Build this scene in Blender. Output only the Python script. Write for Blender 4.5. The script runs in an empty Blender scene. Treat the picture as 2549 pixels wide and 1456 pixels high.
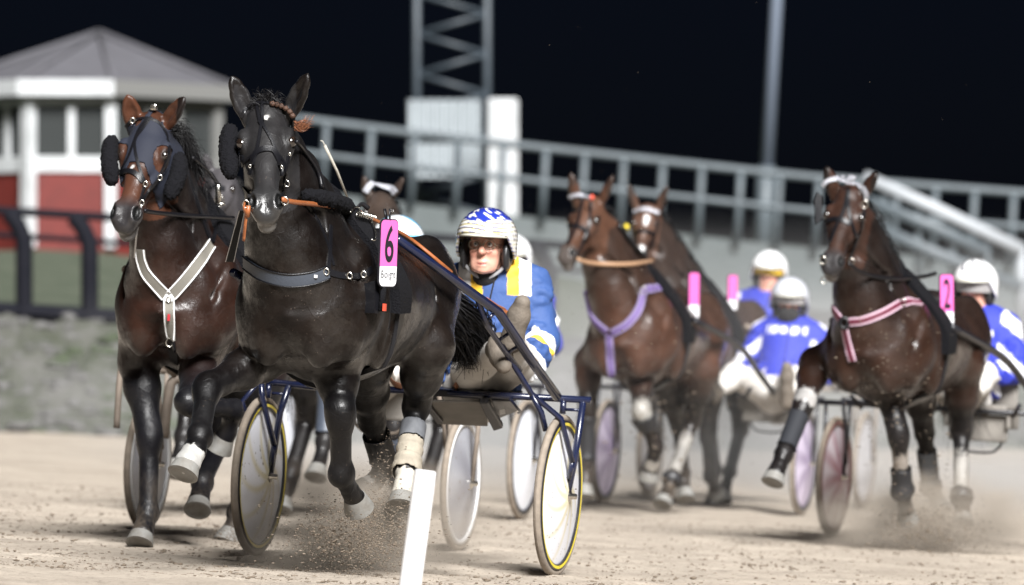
import bpy, math, random
import numpy as np
from mathutils import Vector, Matrix
random.seed(7); RNG = np.random.default_rng(7)
S = bpy.context.scene; COL = S.collection
# ------------------------------------------------------------------ camera, sky, floodlight sun, exposure
F_PX, CX, CY, HOR = 14200.0, 1274.0, 728.0, 896.5
CAM_H = 0.95
cd = bpy.data.cameras.new('camera'); cam = bpy.data.objects.new('camera', cd); COL.objects.link(cam)
PITCH = math.atan((HOR - CY) / F_PX)
cam.location = (0, 0, CAM_H); cam.rotation_euler = (math.pi / 2 + PITCH, 0, 0)
cd.sensor_width = 36.0; cd.lens = 36.0 * F_PX / 2548.0
cd.clip_start = 0.5; cd.clip_end = 2000
cd.dof.use_dof = True; cd.dof.focus_distance = 23.7; cd.dof.aperture_fstop = 3.1
S.camera = cam
SUN_EL, SUN_AZ = math.radians(37.5), math.radians(-17)      # floodlight masts behind the camera, to its right
sd = bpy.data.lights.new('floodlight', 'SUN'); sun = bpy.data.objects.new('floodlight', sd); COL.objects.link(sun)
sd.energy = 4.0; sd.angle = math.radians(24); sd.color = (1.0, 0.99, 0.98)
_to = Vector((-math.sin(SUN_AZ) * math.cos(SUN_EL), -math.cos(SUN_AZ) * math.cos(SUN_EL), math.sin(SUN_EL)))
sun.rotation_euler = _to.to_track_quat('Z', 'Y').to_euler(); sun.location = _to * 40
wd = bpy.data.worlds.new('World'); S.world = wd; wd.use_nodes = True
_nt = wd.node_tree; _bg = _nt.nodes['Background']
_sky = _nt.nodes.new('ShaderNodeTexSky'); _sky.sky_type = 'NISHITA'; _sky.sun_disc = False
_sky.sun_elevation = SUN_EL; _sky.sun_rotation = math.pi + SUN_AZ
_mx = _nt.nodes.new('ShaderNodeMix'); _mx.data_type = 'RGBA'; _mx.blend_type = 'MULTIPLY'; _mx.inputs[0].default_value = 1
_nt.links.new(_sky.outputs[0], _mx.inputs[6]); _mx.inputs[7].default_value = (.42, .50, 1.0, 1)      # night sky: deep blue
_nt.links.new(_mx.outputs[2], _bg.inputs[0]); _bg.inputs[1].default_value = 0.0004
S.view_settings.view_transform = 'Standard'; S.view_settings.look = 'None'
S.view_settings.exposure = 1.55; S.view_settings.gamma = 1.0
try:
    S.cycles.max_bounces = 6; S.cycles.diffuse_bounces = 3; S.cycles.glossy_bounces = 3
    S.cycles.transparent_max_bounces = 12; S.cycles.volume_bounces = 0
    S.cycles.use_denoising = True; S.cycles.sample_clamp_indirect = 4.0
    S.cycles.volume_step_rate = 1.0
except Exception:
    pass
BANK = 0.055
CAMP = np.array([0, 0, CAM_H])
_R = np.array(cam.rotation_euler.to_matrix())
def ray(px, py):
    d = _R @ np.array([(px - CX) / F_PX, -(py - CY) / F_PX, -1.0]); return d / np.linalg.norm(d)
def W(px, py, Y):                    # a point of the place seen at sheet coordinates px, py and standing Y metres away
    d = ray(px, py); return CAMP + d * (Y / d[1])
def unit(v): v = np.array(v, float); return v / (np.linalg.norm(v) + 1e-12)
def fade(Y): return float(np.interp(Y, [0, 45, 75, 200], [1, 1, .45, .3]))
def gz(X, Y): return -BANK * X * fade(Y)
# ------------------------------------------------------------------ tagging and mesh helpers
def tag(o, label=None, cat=None, group=None, kind=None):
    if label: o['label'] = label
    if cat: o['category'] = cat
    if group: o['group'] = group
    if kind: o['kind'] = kind
    return o
def empty(name, M=None):
    o = bpy.data.objects.new(name, None); COL.objects.link(o); o.empty_display_size = .2
    if M is not None: o.matrix_world = M
    return o
def mesh_obj(name, verts, faces, mat=None, parent=None, smooth=True, colors=None):
    me = bpy.data.meshes.new(name)
    verts = np.asarray(verts, dtype=np.float32).reshape(-1, 3)
    if isinstance(faces, np.ndarray):
        n, q = faces.shape
        me.vertices.add(len(verts)); me.vertices.foreach_set('co', verts.ravel())
        me.loops.add(n * q); me.loops.foreach_set('vertex_index', faces.astype(np.int32).ravel())
        me.polygons.add(n); me.polygons.foreach_set('loop_start', np.arange(0, n * q, q, dtype=np.int32))
        try: me.polygons.foreach_set('loop_total', np.full(n, q, dtype=np.int32))
        except Exception: pass
        me.update(calc_edges=True); me.validate()
    else:
        me.from_pydata([tuple(map(float, v)) for v in verts], [], faces); me.update()
    if smooth and len(me.polygons): me.polygons.foreach_set('use_smooth', np.ones(len(me.polygons), dtype=bool))
    if colors is not None:
        ca = me.color_attributes.new('coat', 'FLOAT_COLOR', 'POINT')
        c4 = np.ones((len(verts), 4), dtype=np.float32); c4[:, :3] = colors
        ca.data.foreach_set('color', c4.ravel())
    if mat: me.materials.append(mat)
    o = bpy.data.objects.new(name, me); COL.objects.link(o)
    if parent is not None: o.parent = parent
    return o
class MB:                            # collects shapes that become ONE mesh
    def __init__(s, xf=None): s.v = []; s.f = []; s.xf = xf
    def add(s, vs, fs):
        b = len(s.v); s.v.extend([tuple(map(float, v)) for v in vs]); s.f.extend([tuple(i + b for i in f) for f in fs])
    def box(s, c, size, R=None):
        c = np.array(c, float); h = np.array(size, float) / 2
        vs = []
        for sx in (-1, 1):
            for sy in (-1, 1):
                for sz in (-1, 1):
                    p = np.array([sx, sy, sz]) * h
                    if R is not None: p = np.asarray(R) @ p
                    vs.append(c + p)
        s.add(vs, [(0, 1, 3, 2), (4, 6, 7, 5), (0, 4, 5, 1), (2, 3, 7, 6), (0, 2, 6, 4), (1, 5, 7, 3)])
    def tube(s, pts, r, n=10, caps=True, flat=1.0):
        pts = [np.array(p, float) for p in pts]; m = len(pts)
        rr = [r] * m if np.isscalar(r) else list(r)
        vs = []; prev = None
        for i, p in enumerate(pts):
            t = pts[min(i + 1, m - 1)] - pts[max(i - 1, 0)]; t = t / (np.linalg.norm(t) + 1e-9)
            if prev is None:
                a = np.array([0, 0, 1.0]) if abs(t[2]) < .9 else np.array([1.0, 0, 0])
            else: a = prev
            u = a - t * (a @ t); u /= np.linalg.norm(u) + 1e-9; w = np.cross(t, u); prev = u
            for k in range(n):
                q = 2 * math.pi * k / n; vs.append(p + rr[i] * (math.cos(q) * u + flat * math.sin(q) * w))
        fs = []
        for i in range(m - 1):
            for k in range(n):
                a = i * n + k; b = i * n + (k + 1) % n; fs.append((a, b, b + n, a + n))
        if caps:
            fs.append(tuple(range(n - 1, -1, -1))); fs.append(tuple((m - 1) * n + k for k in range(n)))
        s.add(vs, fs)
    def lathe(s, c, axis, prof, n=48, up=None):     # prof: list of (radius, height along axis)
        c = np.array(c, float); ax = np.array(axis, float); ax /= np.linalg.norm(ax)
        a = np.array([0, 0, 1.0]) if abs(ax[2]) < .9 else np.array([1.0, 0, 0])
        u = a - ax * (a @ ax); u /= np.linalg.norm(u); w = np.cross(ax, u)
        vs = [c + ax * h + r * (math.cos(2 * math.pi * k / n) * u + math.sin(2 * math.pi * k / n) * w) for r, h in prof for k in range(n)]
        fs = []
        for i in range(len(prof) - 1):
            for k in range(n):
                p = i * n + k; q = i * n + (k + 1) % n; fs.append((p, q, q + n, p + n))
        s.add(vs, fs)
    def build(s, name, mat=None, parent=None, smooth=False):
        v = np.array(s.v, float).reshape(-1, 3)
        if s.xf is not None: v = v @ s.xf[:3, :3].T + s.xf[:3, 3]
        return mesh_obj(name, v, s.f, mat, parent, smooth)
def bevel(o, w=.01, seg=2):
    m = o.modifiers.new('bevel', 'BEVEL'); m.width = w; m.segments = seg; m.limit_method = 'ANGLE'; return o
def spline(pts, n):
    P = np.array(pts, float); m = len(P)
    if m == 2: return [P[0] + (P[1] - P[0]) * t for t in np.linspace(0, 1, n)]
    t = np.r_[0, np.cumsum(np.linalg.norm(np.diff(P[:, :2] if P.shape[1] == 2 else P, axis=0), axis=1))]
    out = []
    for q in np.linspace(0, t[-1], n):
        i = min(max(np.searchsorted(t, q) - 1, 0), m - 2); u = (q - t[i]) / (t[i + 1] - t[i] + 1e-12)
        p0, p1, p2, p3 = P[max(i - 1, 0)], P[i], P[i + 1], P[min(i + 2, m - 1)]
        m1 = (p2 - p0) / 2 if i > 0 else p2 - p1; m2 = (p3 - p1) / 2 if i + 2 < m else p2 - p1
        out.append((2*u**3-3*u**2+1)*p1 + (u**3-2*u**2+u)*m1 + (-2*u**3+3*u**2)*p2 + (u**3-u**2)*m2)
    return out
# ------------------------------------------------------------------ materials
def srgb(r, g, b): return tuple(((c/255/12.92) if c/255 <= .04045 else ((c/255 + .055)/1.055)**2.4) for c in (r, g, b))
_M = {}
def mat(name, color=(.5, .5, .5), rough=.5, metal=0, spec=.5, noise=0, nscale=20, bump=0, bscale=60, coat=0, vcol=False, tint2=None, rvar=0, sheen=0):
    if name in _M: return _M[name]
    m = bpy.data.materials.new(name); m.use_nodes = True; nt = m.node_tree; b = nt.nodes['Principled BSDF']
    b.inputs['Roughness'].default_value = rough; b.inputs['Metallic'].default_value = metal
    b.inputs['Specular IOR Level'].default_value = spec; b.inputs['Coat Weight'].default_value = coat
    b.inputs['Sheen Weight'].default_value = sheen
    tc = nt.nodes.new('ShaderNodeTexCoord')
    src = None
    if vcol:
        a = nt.nodes.new('ShaderNodeVertexColor'); a.layer_name = 'coat'; src = a.outputs[0]
    else: b.inputs['Base Color'].default_value = (*color, 1)
    if noise:
        n = nt.nodes.new('ShaderNodeTexNoise'); n.inputs['Scale'].default_value = nscale; n.inputs['Detail'].default_value = 6
        nt.links.new(tc.outputs['Object'], n.inputs['Vector'])
        mx = nt.nodes.new('ShaderNodeMix'); mx.data_type = 'RGBA'; mx.blend_type = 'MIX'
        rp = nt.nodes.new('ShaderNodeMapRange'); rp.inputs[1].default_value = .35; rp.inputs[2].default_value = .68; rp.inputs[4].default_value = noise
        nt.links.new(n.outputs[0], rp.inputs[0]); nt.links.new(rp.outputs[0], mx.inputs[0])
        t2 = tint2 or tuple(c * .45 for c in color)
        if src: nt.links.new(src, mx.inputs[6])
        else: mx.inputs[6].default_value = (*color, 1)
        mx.inputs[7].default_value = (*t2, 1)
        nt.links.new(mx.outputs[2], b.inputs['Base Color'])
    elif src: nt.links.new(src, b.inputs['Base Color'])
    if rvar:
        n3 = nt.nodes.new('ShaderNodeTexNoise'); n3.inputs['Scale'].default_value = nscale * .5; n3.inputs['Detail'].default_value = 5
        nt.links.new(tc.outputs['Object'], n3.inputs['Vector'])
        r3 = nt.nodes.new('ShaderNodeMapRange'); r3.inputs[1].default_value = .3; r3.inputs[2].default_value = .7
        r3.inputs[3].default_value = max(.05, rough - rvar); r3.inputs[4].default_value = min(1, rough + rvar)
        nt.links.new(n3.outputs[0], r3.inputs[0]); nt.links.new(r3.outputs[0], b.inputs['Roughness'])
    if bump:
        n2 = nt.nodes.new('ShaderNodeTexNoise'); n2.inputs['Scale'].default_value = bscale; n2.inputs['Detail'].default_value = 5
        nt.links.new(tc.outputs['Object'], n2.inputs['Vector'])
        bp = nt.nodes.new('ShaderNodeBump'); bp.inputs['Strength'].default_value = bump; bp.inputs['Distance'].default_value = .01
        nt.links.new(n2.outputs[0], bp.inputs['Height']); nt.links.new(bp.outputs[0], b.inputs['Normal'])
    _M[name] = m; return m
# ------------------------------------------------------------------ distance-field modelling: smooth unions of limbs and muscles, meshed by surface nets
class Field:
    def __init__(s, lo, hi, h):
        s.lo = np.array(lo, np.float32); s.h = h
        s.n = np.ceil((np.array(hi) - s.lo) / h).astype(int) + 1
        s.d = np.full(s.n, .3, np.float32)
        s.ax = [s.lo[i] + h * np.arange(s.n[i], dtype=np.float32) for i in range(3)]
    def _box(s, lo, hi):
        a = np.clip(np.floor((np.array(lo) - s.lo) / s.h).astype(int), 0, s.n); b = np.clip(np.ceil((np.array(hi) - s.lo) / s.h).astype(int) + 1, 0, s.n)
        return a, b
    def put(s, fn, lo, hi, k=.03, sub=False, pad=.06):
        m = pad + k; a, b = s._box(np.array(lo) - m, np.array(hi) + m)
        if np.any(b <= a): return
        sl = tuple(slice(a[i], b[i]) for i in range(3))
        x = s.ax[0][sl[0]][:, None, None]; y = s.ax[1][sl[1]][None, :, None]; z = s.ax[2][sl[2]][None, None, :]
        v = fn(x, y, z).astype(np.float32); d = s.d[sl]
        if sub:
            v = -v; h = np.maximum(k - np.abs(d - v), 0) / k; s.d[sl] = np.maximum(d, v) + h * h * k / 4
        else:
            h = np.maximum(k - np.abs(d - v), 0) / k; s.d[sl] = np.minimum(d, v) - h * h * k / 4
    def cone(s, a, b, ra, rb, k=.03, sub=False, fr=None, sq=(1, 1, 1)):
        a = np.array(a, float); b = np.array(b, float); sq = np.array(sq, float)
        o, A = fr if fr else (np.zeros(3), np.eye(3))
        wa, wb = o + a @ A, o + b @ A; r = max(ra, rb) * sq.max()
        a2, b2 = a / sq, b / sq; ab = b2 - a2; L = ab @ ab + 1e-12; ms = sq.min()
        def fn(x, y, z):
            if fr: x, y, z = x - o[0], y - o[1], z - o[2]; x, y, z = A[0,0]*x+A[0,1]*y+A[0,2]*z, A[1,0]*x+A[1,1]*y+A[1,2]*z, A[2,0]*x+A[2,1]*y+A[2,2]*z
            px, py, pz = x/sq[0]-a2[0], y/sq[1]-a2[1], z/sq[2]-a2[2]
            t = np.clip((px*ab[0]+py*ab[1]+pz*ab[2]) / L, 0, 1)
            return (np.sqrt((px-t*ab[0])**2+(py-t*ab[1])**2+(pz-t*ab[2])**2) - (ra + (rb-ra)*t)) * ms
        s.put(fn, np.minimum(wa, wb) - r, np.maximum(wa, wb) + r, k, sub)
    def chain(s, pts, rad, k=.03, **kw):
        for i in range(len(pts) - 1): s.cone(pts[i], pts[i+1], rad[i], rad[i+1], k, **kw)
    def ell(s, c, r, k=.03, sub=False, fr=None, R=None):
        o, A = fr if fr else (np.zeros(3), np.eye(3)); c = np.array(c, float); wc = o + c @ A
        B = A if R is None else np.array(R).T @ A
        r = np.array(r, float); m = r.max()
        def fn(x, y, z):
            x, y, z = x - wc[0], y - wc[1], z - wc[2]
            p = [B[i,0]*x+B[i,1]*y+B[i,2]*z for i in range(3)]
            k0 = np.sqrt((p[0]/r[0])**2+(p[1]/r[1])**2+(p[2]/r[2])**2) + 1e-6; k1 = np.sqrt((p[0]/r[0]**2)**2+(p[1]/r[1]**2)**2+(p[2]/r[2]**2)**2) + 1e-6
            return k0*(k0-1)/k1
        s.put(fn, wc - m, wc + m, k, sub)
    def sample(s, P):
        P = np.atleast_2d(P); g = (P - s.lo) / s.h; g = np.clip(g, 0, np.array(s.n) - 1.001); i = g.astype(int); f = g - i; r = 0
        for dx in (0, 1):
            for dy in (0, 1):
                for dz in (0, 1):
                    w = (f[:,0] if dx else 1-f[:,0])*(f[:,1] if dy else 1-f[:,1])*(f[:,2] if dz else 1-f[:,2])
                    r = r + w * s.d[i[:,0]+dx, i[:,1]+dy, i[:,2]+dz]
        return r
    def grad(s, P):
        e = s.h * 1.2; P = np.atleast_2d(P); G = np.stack([s.sample(P+np.eye(3)[i]*e)-s.sample(P-np.eye(3)[i]*e) for i in range(3)], 1)
        return G / (np.linalg.norm(G, axis=1, keepdims=True) + 1e-9)
    def snap(s, P, off, it=8):
        P = np.atleast_2d(np.array(P, float)).copy()
        for _ in range(it): P -= np.clip(s.sample(P) - off, -.03, .03)[:, None] * s.grad(P) * .8
        return P
    def cast(s, o, d, off=0.0, tmax=4.0, t0=0.0):
        t = t0; hi = s.lo + s.h * (np.array(s.n) - 1)
        while t < t0 + tmax:
            p = o + d * t
            if np.all(p > s.lo) and np.all(p < hi):
                v = s.sample(p[None])[0] - off
                if v < .0008: return p
                t += max(min(v, .08) * .5, .0012)
            else: t += .02
        return None
    def nets(s):
        d, h = s.d, s.h; sg = d < 0
        cs = [sg[dx:sg.shape[0]-1+dx, dy:sg.shape[1]-1+dy, dz:sg.shape[2]-1+dz] for dx in (0,1) for dy in (0,1) for dz in (0,1)]
        cnt = np.zeros(cs[0].shape, np.int8)
        for c in cs: cnt += c
        act = (cnt > 0) & (cnt < 8); idx = np.argwhere(act)
        off = np.array([(dx,dy,dz) for dx in (0,1) for dy in (0,1) for dz in (0,1)])
        vals = np.stack([d[idx[:,0]+o[0], idx[:,1]+o[1], idx[:,2]+o[2]] for o in off], 1)
        acc = np.zeros((len(idx), 3)); num = np.zeros(len(idx))
        for a in range(8):
            for b in range(a+1, 8):
                if np.abs(off[a]-off[b]).sum() != 1: continue
                va, vb = vals[:,a], vals[:,b]; m = (va < 0) != (vb < 0)
                t = np.where(m, va / np.where(np.abs(va-vb) < 1e-9, 1e-9, va-vb), 0)
                acc += m[:,None] * (off[a] + t[:,None]*(off[b]-off[a])); num += m
        V = s.lo + h * (idx + acc / np.maximum(num, 1)[:,None])
        ix = np.full(act.shape, -1, np.int32); ix[act] = np.arange(len(idx))
        Fs = []
        for ax in range(3):
            o1, o2 = (ax+1) % 3, (ax+2) % 3
            sl0 = [slice(1, -1)]*3; sl1 = [slice(1, -1)]*3
            sl0[ax] = slice(0, -1); sl1[ax] = slice(1, None)
            A, B = sg[tuple(sl0)], sg[tuple(sl1)]; e = np.argwhere(A != B)
            if not len(e): continue
            base = e.copy(); base[:, o1] += 1; base[:, o2] += 1
            flip = A[e[:,0], e[:,1], e[:,2]]
            def cell(d1, d2):
                q = base.copy(); q[:, o1] -= d1; q[:, o2] -= d2; return ix[q[:,0], q[:,1], q[:,2]]
            Q = np.stack([cell(1,1), cell(0,1), cell(0,0), cell(1,0)], 1)
            Q = np.where(flip[:,None], Q, Q[:, ::-1]); Fs.append(Q)
        Fq = np.concatenate(Fs); Fq = Fq[(Fq >= 0).all(1)]
        return V, Fq
HRES = .0065
# ------------------------------------------------------------------ the setting: sand track, bank, terrace and the things standing on them
def ground_mat(name, c1, c2, c3, s1=1.2, streak=True, bumpd=.02):
    m = bpy.data.materials.new(name); m.use_nodes = True; nt = m.node_tree; b = nt.nodes['Principled BSDF']; N = nt.nodes.new; LK = nt.links.new; b.inputs['Roughness'].default_value = .97; b.inputs['Specular IOR Level'].default_value = .15
    tc = N('ShaderNodeTexCoord'); mp = N('ShaderNodeMapping'); mp.inputs['Scale'].default_value = (.95, 1.5, 1) if streak else (1, 1, 1); LK(tc.outputs['Object'], mp.inputs[0])
    n1 = N('ShaderNodeTexNoise'); n1.inputs['Scale'].default_value = s1; n1.inputs['Detail'].default_value = 9; n1.inputs['Roughness'].default_value = .65; LK(mp.outputs[0], n1.inputs['Vector'])
    cr = N('ShaderNodeValToRGB'); cr.color_ramp.elements[0].position = .32; cr.color_ramp.elements[0].color = (*c2, 1); cr.color_ramp.elements[1].position = .66; cr.color_ramp.elements[1].color = (*c1, 1); LK(n1.outputs[0], cr.inputs[0])
    n2 = N('ShaderNodeTexNoise'); n2.inputs['Scale'].default_value = 34; n2.inputs['Detail'].default_value = 6; n2.inputs['Roughness'].default_value = .75; LK(tc.outputs['Object'], n2.inputs['Vector'])
    r2 = N('ShaderNodeMapRange'); r2.inputs[1].default_value = .46; r2.inputs[2].default_value = .32; r2.inputs[4].default_value = .75; LK(n2.outputs[0], r2.inputs[0])
    mx = N('ShaderNodeMix'); mx.data_type = 'RGBA'; LK(r2.outputs[0], mx.inputs[0]); LK(cr.outputs[0], mx.inputs[6]); mx.inputs[7].default_value = (*c3, 1); LK(mx.outputs[2], b.inputs['Base Color'])
    ad = N('ShaderNodeMath'); ad.operation = 'MULTIPLY_ADD'; ad.inputs[1].default_value = .5; LK(n2.outputs[0], ad.inputs[0]); LK(n1.outputs[0], ad.inputs[2])
    bp = N('ShaderNodeBump'); bp.inputs['Strength'].default_value = .9; bp.inputs['Distance'].default_value = bumpd; LK(ad.outputs[0], bp.inputs['Height']); LK(bp.outputs[0], b.inputs['Normal']); return m
DIRT = ground_mat('sand track', (.43,.375,.312), (.29,.248,.205), (.10,.082,.065), 1.3)
GRASS = ground_mat('grass', (.085,.095,.07), (.055,.068,.048), (.04,.045,.03), 2.2, False, .03); BANKM = ground_mat('rough bank', (.115,.112,.105), (.035,.043,.023), (.19,.19,.19), 2.3, False, .05); PATHM = ground_mat('gravel path', (.30,.235,.20), (.22,.17,.145), (.14,.11,.09), 2, False)
def toe(x): return float(np.interp(x, [-8, -4, 1, 6, 14], [58.2, 58.4, 63, 72, 74]))
def sheet(name, xs, yfun, vs_, zfun, mt, kind='structure'):
    V, Fc = [], []; n = len(xs); k = len(vs_)
    for v in vs_:
        for x in xs: y = yfun(x, v); V.append((x, y, zfun(x, y, v)))
    for i in range(k-1):
        for j in range(n-1): Fc.append((i*n+j, i*n+j+1, i*n+n+j+1, i*n+n+j))
    return tag(mesh_obj(name, V, Fc, mt), kind=kind)
def nz(x, y, s): return math.sin(x*3.1*s+1.3*math.sin(y*2.3*s))*math.sin(y*2.7*s+x*.9*s)
xs = list(np.linspace(-60, -7, 12)) + list(np.linspace(-6.5, 9.5, 230)) + list(np.linspace(10, 60, 12))
ysr = np.r_[np.linspace(-5, 21.5, 20), np.linspace(22, 33, 230), np.linspace(34.6, 90, 60)]
PR_ = [(RNG.uniform(-5, 7), RNG.uniform(22.5, 33), RNG.uniform(.05, .085), RNG.uniform(.008, .022)) for _ in range(420)]; BK = {}
for p in PR_:
    for a in (-1, 0, 1):
        for b in (-1, 0, 1): BK.setdefault((int(p[0]*3)+a, int(p[1]*3)+b), []).append(p)
def prints(x, y):
    z = 0.0
    for px, py, r, d in BK.get((int(x*3), int(y*3)), ()):
        q = ((x-px)**2 + ((y-py)*.8)**2)/(r*r)
        if q < 6: z += -d*math.exp(-q) + .45*d*math.exp(-(q-2.2)**2)
    return z
sheet('track', xs, lambda x, v: v, ysr, lambda x, y, v: gz(x, y) + prints(x, y) + (.010*nz(x, y, 1.7) + .006*nz(y*1.3, x*.7, 5.1) + .004*nz(x, y*2, 9.3))*(1 if 20 < y < 60 else .5), DIRT)
sheet('grass_bank', xs, lambda x, v: toe(x) + v*1.7, np.linspace(0, 1, 14), lambda x, y, v: gz(x, toe(x)) - .05 + (1.30*float(np.interp(x, [-6, 0, 4, 8], [1, .8, .45, .35])))*(v**.8) + .05*nz(x, y, 2.3) + .04*nz(y, x, 4.1), BANKM)
topz = lambda x: 1.22*float(np.interp(x, [-6, 0, 4, 8], [1, .8, .45, .35])) + gz(x, toe(x))
sheet('gravel_path', xs, lambda x, v: toe(x) + 1.68 + v*1.6, np.linspace(0, 1, 4), lambda x, y, v: topz(x) + .02, PATHM)
sheet('grass_slope', xs, lambda x, v: toe(x) + 3.2 + v*(130 - toe(x)), np.r_[np.linspace(0, .3, 30), np.linspace(.34, 1, 8)], lambda x, y, v: topz(x) + min(1, max(0, (y - toe(x) - 3.2)/14))*float(np.interp(x, [-6, -2, 0, 3, 8], [.92, .92, 1.2, 1.2, .65])) + .05*nz(x, y, .9), GRASS)
WHT = mat('white painted timber', (.44,.455,.465), .55, noise=.5, nscale=3, tint2=(.29,.30,.30)); GALV = mat('weathered galvanised steel', (.036,.048,.060), .5, metal=.0, noise=.4, nscale=4); GALVL = mat('pale grey rail paint', (.082,.10,.112), .55, noise=.4, nscale=3)
def pz(px, py, Y): return W(px, py, Y)
# pavilion with red lower walls
RED = mat('falu red boards', (.11,.0105,.007), .7, noise=.35, nscale=5); ROOF = mat('grey roofing felt', (.075,.074,.084), .8, noise=.3, nscale=3); GLS = mat('dark window glass', (.035,.038,.038), .12, spec=.6); SHADEP = mat('white trim in shade tone', (.14,.14,.135), .6)  # grey trim: shade painted into the white trim of the pavilion's turned-away sides
KX, KY = W(250, 500, 80)[0], 80.0; zz = lambda y: W(250, y, 78)[2]
kio = tag(empty('judges_pavilion', Matrix.Translation((KX, KY, zz(596)))), 'polygonal pavilion with grey hipped roof, white window frames and red lower walls', 'pavilion')
kc = [(1.90,.1),(.31,-1.75),(-1.0,-1.85),(-2.25,-.6),(-2.2,1.1),(-.4,2.2),(1.2,1.8)]; kw = [(x*.84-.02, y*.84) for x, y in kc]; b0 = zz(596)
H = lambda y: zz(y) - b0
m = MB(); k = len(kc); m.add([(x, y, H(205)) for x, y in kc] + [(-.02, 0, H(64))] + [(x*.98, y*.98, H(215)) for x, y in kc], [(i, (i+1)%k, k) for i in range(k)] + [(i, k+1+i, k+1+(i+1)%k, (i+1)%k) for i in range(k)] + [tuple(k+1+i for i in range(k))][:1]); rf = m.build('roof', ROOF, kio)
for i in range(k): m = MB(); m.tube([(kc[i][0], kc[i][1], H(205)+.03), (-.02, 0, H(64)+.03)], .045, 6); m.build('ridge_cap', ROOF, rf, True)
for i in range(k):
    a, b = np.array(kc[i]), np.array(kc[(i+1)%k]); d = unit(np.r_[b-a, 0]); L_ = np.linalg.norm(b-a); n = np.array([-d[1], d[0], 0]); c = (a+b)/2; Rm = np.stack([d, n, (0,0,1)], 1)
    m = MB(); m.box((c[0]*1.0, c[1]*1.0, (H(196)+H(236))/2), (L_*1.0, .05, H(196)-H(236)), Rm); m.build('fascia', WHT if i in (1,2) else SHADEP, rf)  # faces beside the front get the shade-darkened trim colour
    a, b = np.array(kw[i]), np.array(kw[(i+1)%k]); d = unit(np.r_[b-a, 0]); L_ = np.linalg.norm(b-a); n = np.array([-d[1], d[0], 0]); c = (a+b)/2; Rm = np.stack([d, n, (0,0,1)], 1); P3 = lambda u_, off, z: (c[0]+d[0]*u_+n[0]*off, c[1]+d[1]*u_+n[1]*off, z)
    m = MB(); m.box(P3(0, 0, (H(425)-.3)/2), (L_, .06, H(425)+.3), Rm); m.build('wall', RED, kio)
    m = MB(); m.box(P3(0, .015, (H(425)+H(386))/2), (L_, .10, H(386)-H(425)), Rm); m.build('sill', SHADEP if i == 0 else WHT, kio)
    m = MB(); m.box(P3(0, 0, (H(386)+H(236))/2), (L_, .03, H(236)-H(386)), Rm); wn = m.build('window', GLS, kio); m = MB()
    for u_ in ((-.02,) if L_ < 1.2 else (-.30, .30)): m.box(P3(u_, .03, (H(386)+H(240))/2), (.10, .05, H(240)-H(386)), Rm)
    m.box(P3(0, .03, H(250)), (L_, .05, .09), Rm); m.build('frame', SHADEP if i == 0 else WHT, wn)
    m = MB(); m.box((a[0]*1.02, a[1]*1.02, H(236)/2-.05), (.16, .16, H(236)+.1), Rm); m.build('corner_post', SHADEP if i == 0 else WHT, kio)
# dark track rail on the bank
DK = mat('black tarred timber', (.006,.0065,.010), .8, spec=.1, noise=.3, nscale=6, tint2=(.014,.014,.018))
rl = tag(empty('track_rail'), 'black timber rail with overhanging brackets along the top of the bank', 'rail'); YR = 60.6; sl = .062
ln = lambda px, y: W(px, y + sl*px, YR + max(0, px-900)*.004)
for nm, y0, r in (('top_rail', 524, .045), ('kick_board', 772, .09)):
    m = MB(); m.tube([ln(x, y0) for x in range(-200, 1700, 100)], r, 10); m.build(nm, DK, rl, True)
m = MB(); m.tube([ln(x, 585) for x in range(-200, 1700, 100)], .03, 8); m.build('middle_rail', DK, rl, True)
for x in (-100, 60, 223, 386, 550, 714, 878, 1040, 1204, 1366, 1530):
    m = MB(); m.tube(spline([ln(x-42, 528), ln(x-22, 548), ln(x-2, 590), ln(x, 640), ln(x, 815)], 14), [.092]*14, 8); m.build('post', DK, rl, True)
# lattice mast, panel boards, white board, lamp pole
tw = tag(empty('lattice_mast', Matrix.Translation(W(1123, 640, 95))), 'grey steel lattice mast with zigzag bracing rising out of the picture', 'mast'); inv = -np.array(W(1123, 640, 95)); o4 = np.eye(4); o4[:3,3] = inv
fx4 = [(1037,95),(1212,95),(1037,96.2),(1212,96.2)]
for px, Y in fx4: m = MB(o4); m.tube([W(px, 640, Y), W(px, -260, Y)], .065, 8); m.build('leg', GALV, tw, True)
for f in range(4):
    i, j = ((0,1),(2,3),(0,2),(1,3))[f]; a, b = fx4[i], fx4[j]
    for q in range(-4, 7): 
        y = 35 + 100*q
        for s_ in (0, 1):
            p, r = ((b, a) if s_ == 0 else (a, b)); m = MB(o4); m.tube([W(p[0], y + 50*s_, p[1]), W(r[0], y + 50 + 50*s_, r[1])], .042 if f == 0 else .025, 6); m.build('brace', GALV, tw, True)
PALE = mat('pale ribbed panel', (.30,.335,.355), .45, noise=.3, nscale=2)
for y0, y1, lb in ((248, 346, 'pale ribbed panel on the lattice mast, the upper of the two'), (356, 444, 'pale ribbed panel on the lattice mast, the lower of the two')):
    pr = tag(empty('ribbed_panel', Matrix.Translation(W(1106, y1, 93.5))), lb, 'panel'); o5 = np.eye(4); o5[:3,3] = -np.array(W(1106, y1, 93.5))
    m = MB(o5); a, b = W(1014, y0, 93.6), W(1196, y1, 93.6); m.box((a+b)/2, (b[0]-a[0], .1, a[2]-b[2])); m.build('back', GALV, pr); m = MB(o5)
    for i in range(8): c = W(1026+i*22.6, (y0+y1)/2, 93.5); m.box(c, (.11, .10, a[2]-b[2]-.02))
    m.build('ribs', PALE, pr)
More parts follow.
